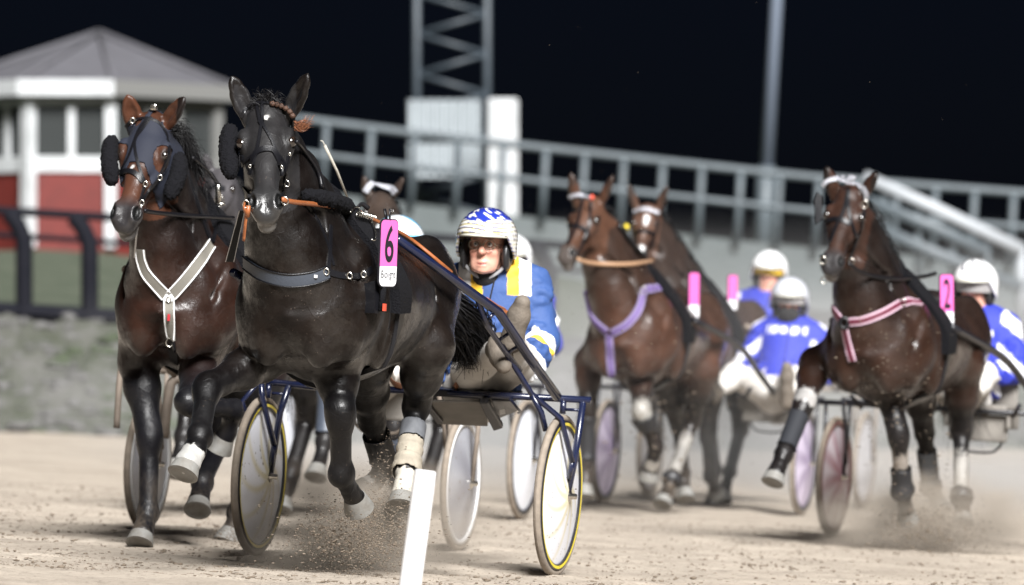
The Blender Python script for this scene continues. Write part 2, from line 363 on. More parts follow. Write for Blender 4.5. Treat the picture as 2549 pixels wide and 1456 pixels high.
m = MB(); a, b = W(1214, 246, 92), W(1289, 640, 92); m.box((a+b)/2, (b[0]-a[0], .25, a[2]-b[2])); ob = tag(bevel(m.build('white_board', WHT), .03), 'tall plain white upright board beside the lattice mast', 'board'); m = MB(); m.box(W(1248, 388, 91.85), (.08,.03,.10)); m.build('latch', GALV, ob)
lp = tag(empty('lamp_pole', Matrix.Translation(W(1897, 640, 94))), 'tall slim pale grey lamp pole behind the railing', 'pole'); o6 = np.eye(4); o6[:3,3] = -np.array(W(1897, 640, 94))
m = MB(o6); m.tube([W(1908, 420, 94), W(1937, -80, 94), W(1950, -300, 94)], [.10,.095,.085], 14); m.build('shaft', mat('pale pole', (.13,.155,.20), .5), lp, True); m = MB(o6); m.tube([W(1897, 640, 94), W(1908, 415, 94)], .15, 14); m.build('base', GALVL, lp, True)
# terrace railing and its wall
YG = 88.0
rtop = [(700,290),(1000,328),(1290,362),(1650,402),(2000,440),(2560,482),(2800,500)]; ry = lambda x: float(np.interp(x, *zip(*rtop)))
gr = tag(empty('terrace_railing', Matrix.Translation(W(1500, 560, YG))), 'long pale grey railing of posts and two rails sloping along the terrace', 'railing'); o7 = np.eye(4); o7[:3,3] = -np.array(W(1500, 560, YG))
for nm, dy, r in (('top_rail', 0, .062), ('middle_rail', 84, .052)): m = MB(o7); m.tube([W(x, ry(x)+dy, YG) for x in range(700, 2801, 60)], r, 8); m.build(nm, GALVL, gr, True)
for x in [720, 810, 922, 1030, 1140, 1250] + [1356+97*i for i in range(15)]: m = MB(o7); m.tube([W(x+3, ry(x), YG+.0), W(x-8, ry(x)+186, YG)], .055, 8); m.build('post', GALVL, gr, True)
CONC = mat('stained concrete', (.095,.108,.11), .9, noise=.6, nscale=1.2, tint2=(.06,.072,.07), bump=.2, bscale=8)
m = MB(); xs2 = list(range(640, 2861, 60)); vs = []
for x in xs2:
    for dy, dY in ((176, .12), (176, .5), (330, .5), (330, .12)): vs.append(W(x, ry(x)+dy, YG+dY))
m.add(vs, [(4*i+j, 4*i+4+j, 4*i+4+(j+1)%4, 4*i+(j+1)%4) for i in range(len(xs2)-1) for j in range(4)]); tag(m.build('terrace_wall', CONC), 'low stained concrete wall under the long grey railing', 'wall')
# ramp railing at the right
RAMPW = mat('ramp rail paint', (.30,.32,.34), .6); YP = 76.0; rp = tag(empty('ramp_railing', Matrix.Translation(W(2360, 700, YP))), 'white ramp handrail of three sloping boards ending in a post at the right', 'railing'); o8 = np.eye(4); o8[:3,3] = -np.array(W(2360, 700, YP))
for nm, p in (('hand_board', [(2150,440),(2330,520),(2544,622)]), ('hand_board', [(2160,500),(2320,565),(2458,628)]), ('hand_board', [(2165,560),(2330,632),(2544,716)])): m = MB(o8); m.tube([W(a, b, YP) for a, b in p], .085, 8, flat=.5); m.build(nm, RAMPW if p[0][1] < 450 else GALVL, rp, True)
for x, y0, y1 in ((2541, 616, 810), (2456, 570, 760), (2370, 535, 720), (2285, 495, 690), (2200, 460, 650)): m = MB(o8); m.tube([W(x, y0, YP+.1), W(x, y1, YP+.1)], .07 if x > 2500 else .05, 8); m.build('post', RAMPW if x > 2500 else GALVL, rp, True)
# flexible white marker post in front
mp_ = W(1000, 1500, 20.6); c0 = np.array([W(1030,1456,20.6)[0]-.035, 20.6, gz(0, 20.6)-.02])
m = MB(); t_ = W(1059, 1173, 20.6); pts = spline([c0 - (t_-c0)*.0, c0+(t_-c0)*.5, t_], 10); m.tube(pts, [.041]*9+[.0395], 28, flat=.8); m.tube([pts[-1], pts[-1]+unit(t_-c0)*.004], [.0395,.034], 28, flat=.8)
mk = tag(bevel(m.build('marker_post', mat('white marker plastic', (.68,.68,.69), .45, noise=.35, nscale=9, tint2=(.45,.43,.40))), .002), 'leaning plain white plastic marker post in the foreground', 'marker post'); mk.data.polygons.foreach_set('use_smooth', np.ones(len(mk.data.polygons), bool)); mk.data.set_sharp_from_angle(angle=.9)
# ------------------------------------------------------------------ frames: every runner has its own metric frame (x ahead, y to its left, z up)
class Frame:
    def __init__(s, X, Y, psi, z=None):
        th = math.atan2(-math.cos(math.radians(psi)), -math.sin(math.radians(psi)))
        M = Matrix.Translation((X, Y, gz(X, Y) if z is None else z)) @ Matrix.Rotation(math.atan(BANK) , 4, 'Y') @ Matrix.Rotation(th, 4, 'Z')
        s.M = M; s.m = np.array(M); s.inv = np.array(M.inverted()); s.co = s.inv[:3,:3] @ CAMP + s.inv[:3,3]
    def dirl(s, px, py): return s.inv[:3,:3] @ ray(px, py)
    def L(s, px, py, fwd):
        d = s.dirl(px, py); return s.co + d * ((fwd - s.co[0]) / d[0])
    def loc(s, w): return s.inv[:3,:3] @ np.array(w) + s.inv[:3,3]
    def vec(s, v): return s.inv[:3,:3] @ np.array(v, float)
LEATHER = mat('black leather', (.005,.005,.0065), .36, spec=.4, bump=.15, bscale=180)
STEEL = mat('harness steel', (.62,.6,.55), .25, metal=1)
TANREIN = mat('tan rein leather', (.30,.095,.03), .45, noise=.5, nscale=60)
FLEECE = mat('black fleece', (.005,.005,.0065), .95, bump=.9, bscale=110, spec=.15)
WHITEP = mat('white trim', (.72,.72,.72), .5)
EYE = mat('dark eye', (.012,.008,.006), .06, spec=.8, coat=1)
HOOF = mat('dusty pale hoof', (.19,.188,.178), .55, noise=.6, nscale=18, tint2=(.11,.095,.075), bump=.3, bscale=50)
HAIR = mat('black horse hair', (.006,.0055,.006), .5, spec=.25)
PROF = [(.82,1.08,.04,.06),(.76,1.10,.16,.17),(.64,1.13,.285,.24),(.47,1.16,.36,.272),(.30,1.185,.385,.285),(.10,1.165,.36,.30),
        (-.15,1.16,.325,.30),(-.40,1.185,.295,.282),(-.60,1.215,.275,.262),(-.75,1.21,.23,.232),(-.87,1.18,.155,.16),(-.94,1.16,.05,.07)]
DEF_LEGS = {
 'RF': [(.44,-.15,.90,.088),(.82,-.13,.74,.056),(.90,-.12,.44,.050),(.95,-.12,.35,.036),(1.0,-.12,.29,.05)],
 'LF': [(.42,.15,.90,.088),(.42,.14,.50,.056),(.28,.14,.22,.050),(.18,.14,.17,.036),(.10,.14,.13,.05)],
 'RH': [(-.36,-.16,.95,.12),(-.82,-.14,.56,.062),(-1.05,-.13,.24,.048),(-1.05,-.13,.13,.036),(-1.02,-.13,.05,.05)],
 'LH': [(-.34,.16,.95,.12),(-.55,.15,.55,.062),(-.32,.14,.25,.048),(-.24,.14,.17,.036),(-.19,.14,.10,.05)]}
class Horse:
    def __init__(s, label, frame, spec, h=.012, group='trotters in the race'):
        s.fr = fr = frame; s.spec = spec; s.root = tag(empty('racehorse', fr.M), label, 'horse', group)
        L = fr.L
        def J(p): return np.array([*L(p[0], p[1], p[2]), p[3]]) if p[0] > 20 else np.array(p, float)
        legs = {k: [J(p) for p in spec.get('legs', {}).get(k, DEF_LEGS[k])] for k in DEF_LEGS}; s.legs = legs
        poll, nose = L(*spec['poll']), L(*spec['nose']); s.poll, s.nose = poll, nose
        yw, rl = math.radians(spec.get('yaw', 0)), spec.get('roll', 0.0)
        v = fr.vec((math.cos(yw), -math.sin(yw), -rl)); u = unit(nose - poll); v = unit(v - u * (u @ v)); w = np.cross(u, v)
        if w @ fr.vec((0, -1, 0)) < 0: w = -w
        s.A = np.array([u, v, w]); hl = np.linalg.norm(nose - poll); s.hs = hs = spec.get('hs', hl / .60)
        s.H = H = lambda a, b, c: poll + (np.array([a, b, c]) * hs) @ s.A
        s.hf = (poll, s.A)
        allp = [p[:3] for l in legs.values() for p in l] + [poll + .3*s.A[2], nose + .1*u, poll - .3*u, np.array([-1.02,-.36,.8]), np.array([.9,.36,1.62])]
        lo = np.min(allp, 0) - .13; hi = np.max(allp, 0) + .13; lo[2] = max(lo[2], -.15)
        s.F = F = Field(lo, hi, h); ws = spec.get('ws', 1.0)
        # trunk
        P = np.array(PROF); xs = np.linspace(-.94, .82, 90); pc = [np.array([q[1] for q in spline([(a, b) for a, b in zip(P[::-1,0], P[::-1,i])], 90)]) for i in (1,2,3)]
        px_ = np.array([q[0] for q in spline([(a, b) for a, b in zip(P[::-1,0], P[::-1,1])], 90)])
        def trunk(x, y, z):
            xx = np.clip(x, -.94, .82); zc = np.interp(xx, px_, pc[0]); hz = np.interp(xx, px_, pc[1]); hy = np.interp(xx, px_, pc[2]) * ws
            q = np.clip((z - zc) / hz, -1.3, 1.3); ye = y * (1 + (.30 + .5*np.clip((xx+.1)/.4, 0, 1))*np.clip(q, 0, 1)**2 + .16*np.clip(-q, 0, 1)**2)
            r = np.sqrt((ye/hy)**2 + ((z-zc)/hz)**2); ex = np.maximum(np.abs(x + .06) - .88, 0)
            return (r - 1) * np.minimum(hy, hz) * .9 + ex
        F.put(trunk, (-.96,-.36,.76), (.84,.36,1.62), .02)
        for sg in (-1, 1):
            F.ell((.57, sg*.165*ws, 1.15), (.15,.105,.27), .05, R=np.array([[.92,0,.38],[0,1,0],[-.38,0,.92]]).T)
            F.ell((.725, sg*.10*ws, 1.02), (.075,.085,.15), .05)
            F.ell((.70, sg*.12*ws, 1.2), (.08,.09,.12), .035)
            F.ell((.33, sg*.215*ws, 1.08), (.12,.07,.2), .03)
            F.ell((-.62, sg*.165*ws, 1.20), (.27,.135,.27), .05)
            F.ell((-.80, sg*.125*ws, 1.16), (.13,.10,.27), .04)
        for sg in (-1, 1):   # creases between the muscles
            F.chain([(.60,sg*.235*ws,1.33),(.70,sg*.185*ws,1.16),(.70,sg*.16*ws,.98),(.60,sg*.17*ws,.86)], [.004,.010,.011,.008], .045, sub=True)
            F.chain([(.40,sg*.275*ws,1.26),(.36,sg*.29*ws,1.08),(.40,sg*.27*ws,.92)], [.008,.014,.010], .03, sub=True)
            F.chain([(-.33,sg*.30,1.2),(-.36,sg*.30,1.02),(-.28,sg*.27,.9)], [.012,.02,.012], .05, sub=True)
            F.chain([(-.84,sg*.16,1.32),(-.80,sg*.22,1.10),(-.72,sg*.22,.92)], [.006,.012,.008], .03, sub=True)
        F.chain([(.83,0,1.16),(.80,0,1.02),(.68,0,.84)], [.010,.016,.014], .035, sub=True)
        # neck: crest line and gullet line
        w0, w1 = np.array([.36,0,1.46]), H(.05, 0, -.12); c0, c1 = np.array([.64,0,1.16]), H(.17, 0, -.215)
        mid = spec.get('neckmid', .03); nw = spec.get('nw', 1.0)
        nrm = unit(np.cross(w1 - w0, (0, 1, 0)))
        for t0, t1 in ((0,.25),(.25,.5),(.5,.75),(.75,1)):
            f = lambda a, b, t, bo: a + (b-a)*t + np.array([0,0,1.0])*bo*math.sin(math.pi*t)
            F.cone(f(w0,w1,t0,mid), f(w0,w1,t1,mid), .09-.02*t0, .09-.02*t1, .06)
            F.cone(f(c0,c1,t0,-mid), f(c0,c1,t1,-mid), .185*nw-(.185*nw-.085)*t0, .185*nw-(.185*nw-.085)*t1, .06)
            m0, m1 = (w0+c0)/2, (w1+c1)/2
            F.cone(f(m0,m1,t0,0), f(m0,m1,t1,0), .155*nw-(.155*nw-.1)*t0, .155*nw-(.155*nw-.1)*t1, .06)
        for sg in (-1, 1): F.chain([H(.30, sg*.075, -.19), c1*.5+c0*.5+np.array([.0,sg*.11*nw,.06]), np.array([.70,sg*.11*nw,1.26])], [.004,.007,.004], .045, sub=True)
        # head
        k = hs; hf = s.hf; sc = lambda *a: tuple(np.array(a)*k)
        F.ell(sc(.04,0,-.075), sc(.095,.082,.085), .03, fr=hf); F.ell(sc(.175,0,-.075), sc(.165,.095,.078), .03, fr=hf)
        F.chain([sc(.16,0,-.075), sc(.33,0,-.068), sc(.5,0,-.062)], [.072*k,.056*k,.05*k], .03, fr=hf)
        for sg in (-1, 1):
            F.ell(sc(.175,sg*.095,-.052), sc(.06,.030,.036), .02, fr=hf)
            F.chain([sc(.21,sg*.082,-.085), sc(.33,sg*.058,-.085)], [.03*k,.018*k], .02, fr=hf)
            F.ell(sc(.19,sg*.058,-.185), sc(.125,.036,.105), .03, fr=hf)
            F.ell(sc(.2,sg*.112,-.046), sc(.026,.014,.017), .008, sub=True, fr=hf)
            F.ell(sc(.525,sg*.042,-.047), sc(.062,.030,.043), .018, fr=hf)
        F.chain([sc(.2,0,-.215), sc(.42,0,-.135), sc(.55,0,-.118)], [.045*k,.036*k,.034*k], .03, fr=hf)
        F.ell(sc(.515,0,-.078), sc(.08,.058,.056), .03, fr=hf); F.ell(sc(.58,0,-.075), sc(.035,.047,.036), .02, fr=hf)
        F.ell(sc(.572,0,-.128), sc(.045,.040,.034), .016, fr=hf)
        for sg in (-1, 1):
            F.ell(sc(.537,sg*.056,-.022), sc(.034,.016,.02), .012, sub=True, fr=hf)
            F.ell(sc(.40,sg*.062,-.045), sc(.09,.014,.02), .02, sub=True, fr=hf)
            F.cone(sc(.545,sg*.01,-.108), sc(.52,sg*.06,-.108), .005*k, .005*k, .01, sub=True, fr=hf)
        s.ears = []
        for (b, t) in spec['ears']:
            fb = spec['poll'][2] - .0; eb, et = L(b[0], b[1], fb-.02), L(t[0], t[1], fb+.02)
            eb = H(.045, (np.sign((eb-poll)@v))*.06, -.085)*.35 + eb*.65
            a = unit(et - eb); ln = np.linalg.norm(et - eb); n = unit(w - a*(w@a)); sd_ = np.cross(a, n); fe = (eb, np.array([a, sd_, n])); s.ears.append(fe + (ln,))
            F.chain([(-.03,0,0),(.25*ln,0,0),(.5*ln,0,0),(.8*ln,0,0),(ln,0,0)], [.034*k,.040*k,.039*k,.026*k,.006], .012, fr=fe, sq=(1,1,.62))
            if h < .011: F.chain([(.18*ln,0,.026*k),(.5*ln,0,.028*k),(.85*ln,0,.022*k)], [.024*k,.027*k,.014*k], .008, sub=True, fr=fe, sq=(1,1,.8))
        # legs
        for key, lg in legs.items():
            sg = -1 if key[0] == 'R' else 1; p = [q[:3] for q in lg]; r = [q[3] for q in lg]
            if key[1] == 'F':
                sh = np.array([.54, sg*.165, 1.10]); el = p[0]
                F.cone(sh, el, .125, r[0]*1.08, .06); m = el + (p[1]-el)*.35
                F.chain([el, m, el+(p[1]-el)*.8, p[1]], [r[0], r[0]*.93, r[1]*.98, r[1]], .03)
                F.cone(p[1] - unit(p[2]-p[1])*.03, p[1] + unit(p[2]-p[1])*.035, r[1]*.97, r[1]*.9, .03)
            else:
                hip = np.array([-.60, sg*.15, 1.20]); st = p[0]
                F.cone(hip, st, .19, r[0], .07); m = st + (p[1]-st)*.5
                F.chain([st, m, st+(p[1]-st)*.85, p[1]], [r[0], r[0]*.74, r[1]*.9, r[1]], .035)
                F.cone(np.array([-.80, sg*.13, 1.05]), m, .125, .06, .05)
                bk = unit(p[1]-p[2]); F.cone(p[1], p[1] + bk*.05 + np.array([-.03,0,.0]), r[1]*.8, r[1]*.42, .02)
            cd_ = unit(p[2]-p[1]); back = unit(np.array([-1,0,-.15]) - cd_*(np.array([-1,0,-.15])@cd_)); rc_ = spec.get('cannon', .043)
            F.cone(p[1], p[2], rc_*1.1, rc_, .03); F.cone(p[1]+back*.024+cd_*.06, p[2]+back*.022, rc_*.68, rc_*.66, .012)
            F.cone(p[2]+back*.012, p[2]-back*.008, r[2]*.95, r[2]*.9, .035); F.chain([p[2], p[3], p[4]], [r[2]*.82, r[3], r[4]*.98], .02)
        s.V, s.Q = F.nets(); V = s.V
        s.Nrm = F.grad(V)
        # coat
        c = np.array(spec['coat']); top = np.array(spec.get('coat_top', c*.7)); leg = np.array(spec.get('coat_leg', (.008,.007,.007)))
        n1 = np.sin(V[:,0]*9+V[:,2]*5)*np.sin(V[:,1]*11+V[:,2]*8+1)
        t = np.clip((V[:,2]-1.15)/.4 + n1*.25, 0, 1)[:,None]; colr = c*(1-t) + top*t
        tl = np.clip((.93 - V[:,2] + n1*.03)/.16, 0, 1)[:,None]; colr = colr*(1-tl) + leg*tl
        hc = (V - poll) @ s.A.T / hs
        hm = ((np.abs(hc[:,1]) < .13) & (hc[:,0] > -.06) & (hc[:,0] < .68) & (hc[:,2] > -.29) & (hc[:,2] < .09))
        ch = np.array(spec.get('coat_head', c)); colr[hm] = ch
        mz = np.clip((hc[:,0]-.44)/.08, 0, 1)*hm; cm = np.array(spec.get('muzzle', (.02,.019,.02))); colr = colr*(1-mz[:,None]) + cm*mz[:,None]
        lipm = np.clip((hc[:,0]-.575)/.03,0,1)*hm*np.clip((-.06-hc[:,2])/.03,0,1); colr = colr*(1-.55*lipm[:,None]) + np.array((.17,.16,.15))*.55*lipm[:,None]
        for sg in (-1, 1):
            dn = np.linalg.norm((hc - np.array([.537,sg*.054,-.03]))/np.array([1.3,.75,1]), axis=1); colr[hm & (dn < .028)] = (.004,.004,.004)
            de = np.linalg.norm((hc - np.array([.195,sg*.112,-.046]))/np.array([1.2,1,.9]), axis=1); q = np.clip((.042-de)/.012, 0, 1)[:,None]*hm[:,None]; colr = colr*(1-q*.75) + np.array((.005,.004,.004))*q*.75
        jag = np.sin(V[:,0]*170)*np.sin(V[:,1]*190+1)*np.sin(V[:,2]*90)
        for a, b, rad, cl, sf in spec.get('paint', []):
            a, b = (np.array(q, float) if np.shape(q) == (3,) and abs(q[0]) < 20 else L(*q) for q in (a, b))
            ab = b - a; tt = np.clip(((V-a)@ab)/(ab@ab+1e-9), 0, 1); dd = np.linalg.norm(V - a - tt[:,None]*ab, axis=1) + jag*.008
            q = np.clip((rad - dd)/sf, 0, 1)[:,None]; colr = colr*(1-q) + np.array(cl)*q
        for key, a, b, cl in spec.get('socks', []):
            s.seg_paint(colr, key, a, b, cl, jag)
        du = np.clip((.36-V[:,2])/.3, 0, 1)*np.clip(.5+.5*np.sin(V[:,0]*31+V[:,2]*17)*np.sin(V[:,1]*41+V[:,2]*23)+jag*.4, 0, 1)*.45; colr = colr*(1-du[:,None]) + np.array((.15,.12,.09))*du[:,None]
        s.hc, s.hm = hc, hm
        body = mesh_obj('body', V, s.Q, spec.get('mat', COAT), s.root, True, colr); s.body = body
        # eyes, hooves
        for sg in (-1, 1):
            m = MB(); c_ = H(.197, sg*.102, -.044); m.lathe(c_, s.A[0], [(.025*hs*math.sin(a)+1e-4, -.027*hs*math.cos(a)) for a in np.linspace(0, math.pi, 12)], 16); m.build('eye', EYE, s.root, True)
        for key, lg in legs.items():
            p3, p4 = lg[3][:3], lg[4][:3]; a = unit(p4 - p3); a = unit(a + np.array([.0,0,-.25]) if spec.get('hoofdrop', True) else a)
            m = MB(); hk = spec.get('hk', 1.0); b0 = p4 - a*.012
            m.lathe(b0, a, [(.001,0),(.047*hk,0),(.051*hk,.014),(.064*hk,.066*hk),(.065*hk,.072*hk),(.052*hk,.074*hk),(.045*hk,.068*hk),(.001,.066*hk)], 28)
            o = m.build('hoof', spec.get('hoof', HOOF), s.root, False); o.data.polygons.foreach_set('use_smooth', np.ones(len(o.data.polygons), bool)); o.data.set_sharp_from_angle(angle=.7)
    def seg_t(s, key, V):
        p = [q[:3] for q in s.legs[key]]; best = np.full(len(V), 9.0); par = np.full(len(V), -1.0)
        for i in range(len(p)-1):
            ab = p[i+1]-p[i]; t = ((V-p[i])@ab)/(ab@ab+1e-9); tc = np.clip(t, 0, 1.15 if i == len(p)-2 else 1); d = np.linalg.norm(V-p[i]-tc[:,None]*ab, axis=1)
            b = d < best; best = np.where(b, d, best); par = np.where(b, i + tc, par)
        return best, par
    def seg_paint(s, colr, key, a, b, cl, jag):
        d, t = s.seg_t(key, s.V); m = (d < .095) & (t + jag*.12 > a) & (t + jag*.05 < b); colr[m] = cl
    def shell(s, name, mask, off, mt, parent=None, colors=None):   # cloth or boot lying on the skin
        fm = mask[s.Q].all(1); q = s.Q[fm]; used = np.unique(q); rm = np.full(len(s.V), -1); rm[used] = np.arange(len(used))
        o = off[used][:,None] if np.ndim(off) else off
        V2 = s.V[used] + s.Nrm[used]*o
        if not len(q): return None
        ob = mesh_obj(name, V2, rm[q], mt, parent or s.root, True, None if colors is None else colors[used])
        sm = ob.modifiers.new('smooth', 'SMOOTH'); sm.factor = .5; sm.iterations = 3
        so = ob.modifiers.new('solid', 'SOLIDIFY'); so.thickness = .004; so.offset = 0; return ob
    def boot(s, key, a, b, mt, off=.009, name='leg_boot', ridge=0):
        d, t = s.seg_t(key, s.V); o = np.full(len(s.V), off)
        if ridge: o = o + ridge*np.clip(np.sin(t*38), 0, 1)
        return s.shell(name, (d < .10) & (t > a) & (t < b), o, mt)
    def on(s, px, py, off=.004, t0=None):          # the point of the skin (or of tack at offset off) seen at sheet px, py
        d = unit(s.fr.dirl(px, py)); c = s.fr.co
        t = (np.linalg.norm(c) - 3.0) if t0 is None else t0
        return s.F.cast(c, d, off, 6.0, t)
    def strap(s, name, pts, width, mt, th=.004, n=None, local=False, parent=None, mb=None, samples=24, border=None):
        P = spline(pts, samples)
        if local: Q = np.array(P)
        else:
            Q = [s.on(p[0], p[1], th) for p in P]; Q = np.array([q for q in Q if q is not None])
        if len(Q) < 2: return None
        Q = s.F.snap(Q, th, 6); Nn = s.F.grad(Q); T = np.gradient(Q, axis=0); T /= np.linalg.norm(T, axis=1, keepdims=True)+1e-9
        Sd = np.cross(Nn, T); Sd /= np.linalg.norm(Sd, axis=1, keepdims=True)+1e-9
        wv = np.full(len(Q), width) if np.isscalar(width) else np.interp(np.linspace(0,1,len(Q)), np.linspace(0,1,len(width)), width)
        cols = []
        for f in (-.5, -.25, 0, .25, .5):
            q = s.F.snap(Q + Sd*wv[:,None]*f, th, 4); cols.append(q + (Q - q)*.0)
        out = np.stack(cols, 1); n5 = Nn[:,None,:]; inn = out - n5*th*1.6; k = len(Q); m = MB() if mb is None else mb
        vs = np.concatenate([out.reshape(-1,3), inn.reshape(-1,3)]); fs = []
        for i in range(k-1):
            for j in range(4):
                a = i*5+j; fs.append((a, a+1, a+6, a+5)); b = a+k*5; fs.append((b, b+5, b+6, b+1))
            fs += [(i*5, i*5+5, k*5+i*5+5, k*5+i*5), (i*5+4, k*5+i*5+4, k*5+i*5+9, i*5+9)]
        for i in (0, k-1):
            for j in range(4): fs.append((i*5+j, k*5+i*5+j, k*5+i*5+j+1, i*5+j+1))
        m.add(vs, fs)
        if mb is not None: return None
        ob = m.build(name, mt, parent or s.root, True); ob.data.set_sharp_from_angle(angle=.9)
        if border:
            bw, bm = border; m2 = MB()
            for f in (-.5, .5):
                c = s.F.snap(Q + Sd*(wv[:,None]*f), th+.001, 4); m2.tube(list(c), bw/2, 6)
            m2.build('piping', bm, ob, True)
        return ob
    def drape(s, pts, off=.012, n=24):         # a line in the air that lies on the skin wherever the skin is in the way
        out = []
        for p in spline(pts, n):
            q = s.fr.L(*p); c = s.on(p[0], p[1], off)
            if c is not None and np.linalg.norm(c - s.fr.co) < np.linalg.norm(q - s.fr.co): q = c
            out.append(q)
        for _ in range(2): out = [out[0]] + [(out[i-1]+2*out[i]+out[i+1])/4 for i in range(1, len(out)-1)] + [out[-1]]
        return out
    def ring(s, px, py, r=.02, off=.012, parent=None, mt=None, tube=.0035, tilt=None):
        p = s.on(px, py, off)
        if p is None: return
        m = MB(); a = s.A[1]*.15 + s.A[0] if tilt is None else unit(tilt); n = unit(s.fr.co - p); b = unit(a - n*(a@n)); c = np.cross(n, b)
        m.tube([p + r*(math.cos(q)*b + math.sin(q)*c*.8) for q in np.linspace(0, 2*math.pi, 17)], tube, 6, False); return m.build('bit_ring' if r > .015 else 'buckle', mt or STEEL, parent or s.root, True)
    def hoop(s, name, x0, a0, a1, width, mt, th=.01, lean=0, zc=1.18, n=40, parent=None):  # band round the trunk
        pts = []
        for a in np.linspace(math.radians(a0), math.radians(a1), n):
            d = np.array([0, math.sin(a), math.cos(a)]); o = np.array([x0 + lean*math.cos(a), 0, zc]) + d*.62
            p = s.F.cast(o, -d, th, .6, 0)
            if p is not None: pts.append(p)
        return s.strap(name, pts, width, mt, th, local=True, samples=n, parent=parent)
def hair(name, strands, mt, parent, w=.004, xf=None):
    vs, fs = [], []
    for P in strands:
        P = np.array(P, float); k = len(P); T = np.gradient(P, axis=0); r = RNG.normal(size=3); sd = np.cross(T, r); sd /= np.linalg.norm(sd, axis=1, keepdims=True)+1e-9
        ww = w*RNG.uniform(.6,1.3)*np.linspace(1,.25,k)[:,None]; b = len(vs); vs += list(P + sd*ww/2) + list(P - sd*ww/2)
        fs += [(b+i, b+i+1, b+k+i+1, b+k+i) for i in range(k-1)]
    return mesh_obj(name, np.array(vs), np.array(fs, dtype=np.int32), mt, parent, True)
def coat_mat(name, rough=.42, veins=.22, wet=1.0):
    m = bpy.data.materials.new(name); m.use_nodes = True; nt = m.node_tree; b = nt.nodes['Principled BSDF']; N = nt.nodes.new; LK = nt.links.new
    a = N('ShaderNodeVertexColor'); a.layer_name = 'coat'; tc = N('ShaderNodeTexCoord')
    n = N('ShaderNodeTexNoise'); n.inputs['Scale'].default_value = 7; n.inputs['Detail'].default_value = 8; LK(tc.outputs['Object'], n.inputs['Vector'])
    rg = N('ShaderNodeMapRange'); rg.inputs[1].default_value = .35; rg.inputs[2].default_value = .65; rg.inputs[3].default_value = .75; rg.inputs[4].default_value = 1.35; LK(n.outputs[0], rg.inputs[0])
    mx = N('ShaderNodeMix'); mx.data_type = 'RGBA'; mx.blend_type = 'MULTIPLY'; mx.inputs[0].default_value = 1; LK(a.outputs[0], mx.inputs[6]); LK(rg.outputs[0], mx.inputs[7])
    # dirt flecks thrown up by the runners in front
    vo = N('ShaderNodeTexVoronoi'); vo.inputs['Scale'].default_value = 55; LK(tc.outputs['Object'], vo.inputs['Vector'])
    lt = N('ShaderNodeMath'); lt.operation = 'LESS_THAN'; lt.inputs[1].default_value = .075; LK(vo.outputs['Distance'], lt.inputs[0])
    n4 = N('ShaderNodeTexNoise'); n4.inputs['Scale'].default_value = 5; LK(tc.outputs['Object'], n4.inputs['Vector'])
    g4 = N('ShaderNodeMath'); g4.operation = 'GREATER_THAN'; g4.inputs[1].default_value = .56; LK(n4.outputs[0], g4.inputs[0])
    ml = N('ShaderNodeMath'); ml.operation = 'MULTIPLY'; LK(lt.outputs[0], ml.inputs[0]); LK(g4.outputs[0], ml.inputs[1])
    mx2 = N('ShaderNodeMix'); mx2.data_type = 'RGBA'; LK(ml.outputs[0], mx2.inputs[0]); LK(mx.outputs[2], mx2.inputs[6]); mx2.inputs[7].default_value = (.12,.09,.07,1)
    LK(mx2.outputs[2], b.inputs['Base Color'])
    n2 = N('ShaderNodeTexNoise'); n2.inputs['Scale'].default_value = 5; n2.inputs['Detail'].default_value = 7; n2.inputs['Roughness'].default_value = .7; LK(tc.outputs['Object'], n2.inputs['Vector'])
    r2 = N('ShaderNodeMapRange'); r2.inputs[1].default_value = .36; r2.inputs[2].default_value = .62; r2.inputs[3].default_value = rough-.15; r2.inputs[4].default_value = rough+.22; LK(n2.outputs[0], r2.inputs[0]); LK(r2.outputs[0], b.inputs['Roughness'])
    # short hair lying down the limbs, and veins
    mp = N('ShaderNodeMapping'); mp.inputs['Scale'].default_value = (260, 260, 45); LK(tc.outputs['Object'], mp.inputs[0])
    h1 = N('ShaderNodeTexNoise'); h1.inputs['Scale'].default_value = 1; h1.inputs['Detail'].default_value = 3; LK(mp.outputs[0], h1.inputs['Vector'])
    h2 = N('ShaderNodeTexNoise'); h2.inputs['Scale'].default_value = 11; h2.inputs['Detail'].default_value = 9; h2.inputs['Roughness'].default_value = .62; LK(tc.outputs['Object'], h2.inputs['Vector'])
    v3 = N('ShaderNodeTexVoronoi'); v3.feature = 'DISTANCE_TO_EDGE'; v3.inputs['Scale'].default_value = 5.5
    nd = N('ShaderNodeTexNoise'); nd.inputs['Scale'].default_value = 6; LK(tc.outputs['Object'], nd.inputs['Vector'])
    ad = N('ShaderNodeMix'); ad.data_type = 'RGBA'; ad.inputs[0].default_value = .22; LK(tc.outputs['Object'], ad.inputs[6]); LK(nd.outputs['Color'], ad.inputs[7]); LK(ad.outputs[2], v3.inputs['Vector'])
    vr = N('ShaderNodeMapRange'); vr.inputs[1].default_value = 0; vr.inputs[2].default_value = .03; vr.inputs[3].default_value = 1; vr.inputs[4].default_value = 0; LK(v3.outputs[0], vr.inputs[0])
    b1 = N('ShaderNodeBump'); b1.inputs['Strength'].default_value = .25; b1.inputs['Distance'].default_value = .0025; LK(h1.outputs[0], b1.inputs['Height'])
    b2 = N('ShaderNodeBump'); b2.inputs['Strength'].default_value = .5; b2.inputs['Distance'].default_value = .012; LK(h2.outputs[0], b2.inputs['Height']); LK(b1.outputs[0], b2.inputs['Normal'])
    b3 = N('ShaderNodeBump'); b3.inputs['Strength'].default_value = veins; b3.inputs['Distance'].default_value = .004; LK(vr.outputs[0], b3.inputs['Height']); LK(b2.outputs[0], b3.inputs['Normal'])
    LK(b3.outputs[0], b.inputs['Normal'])
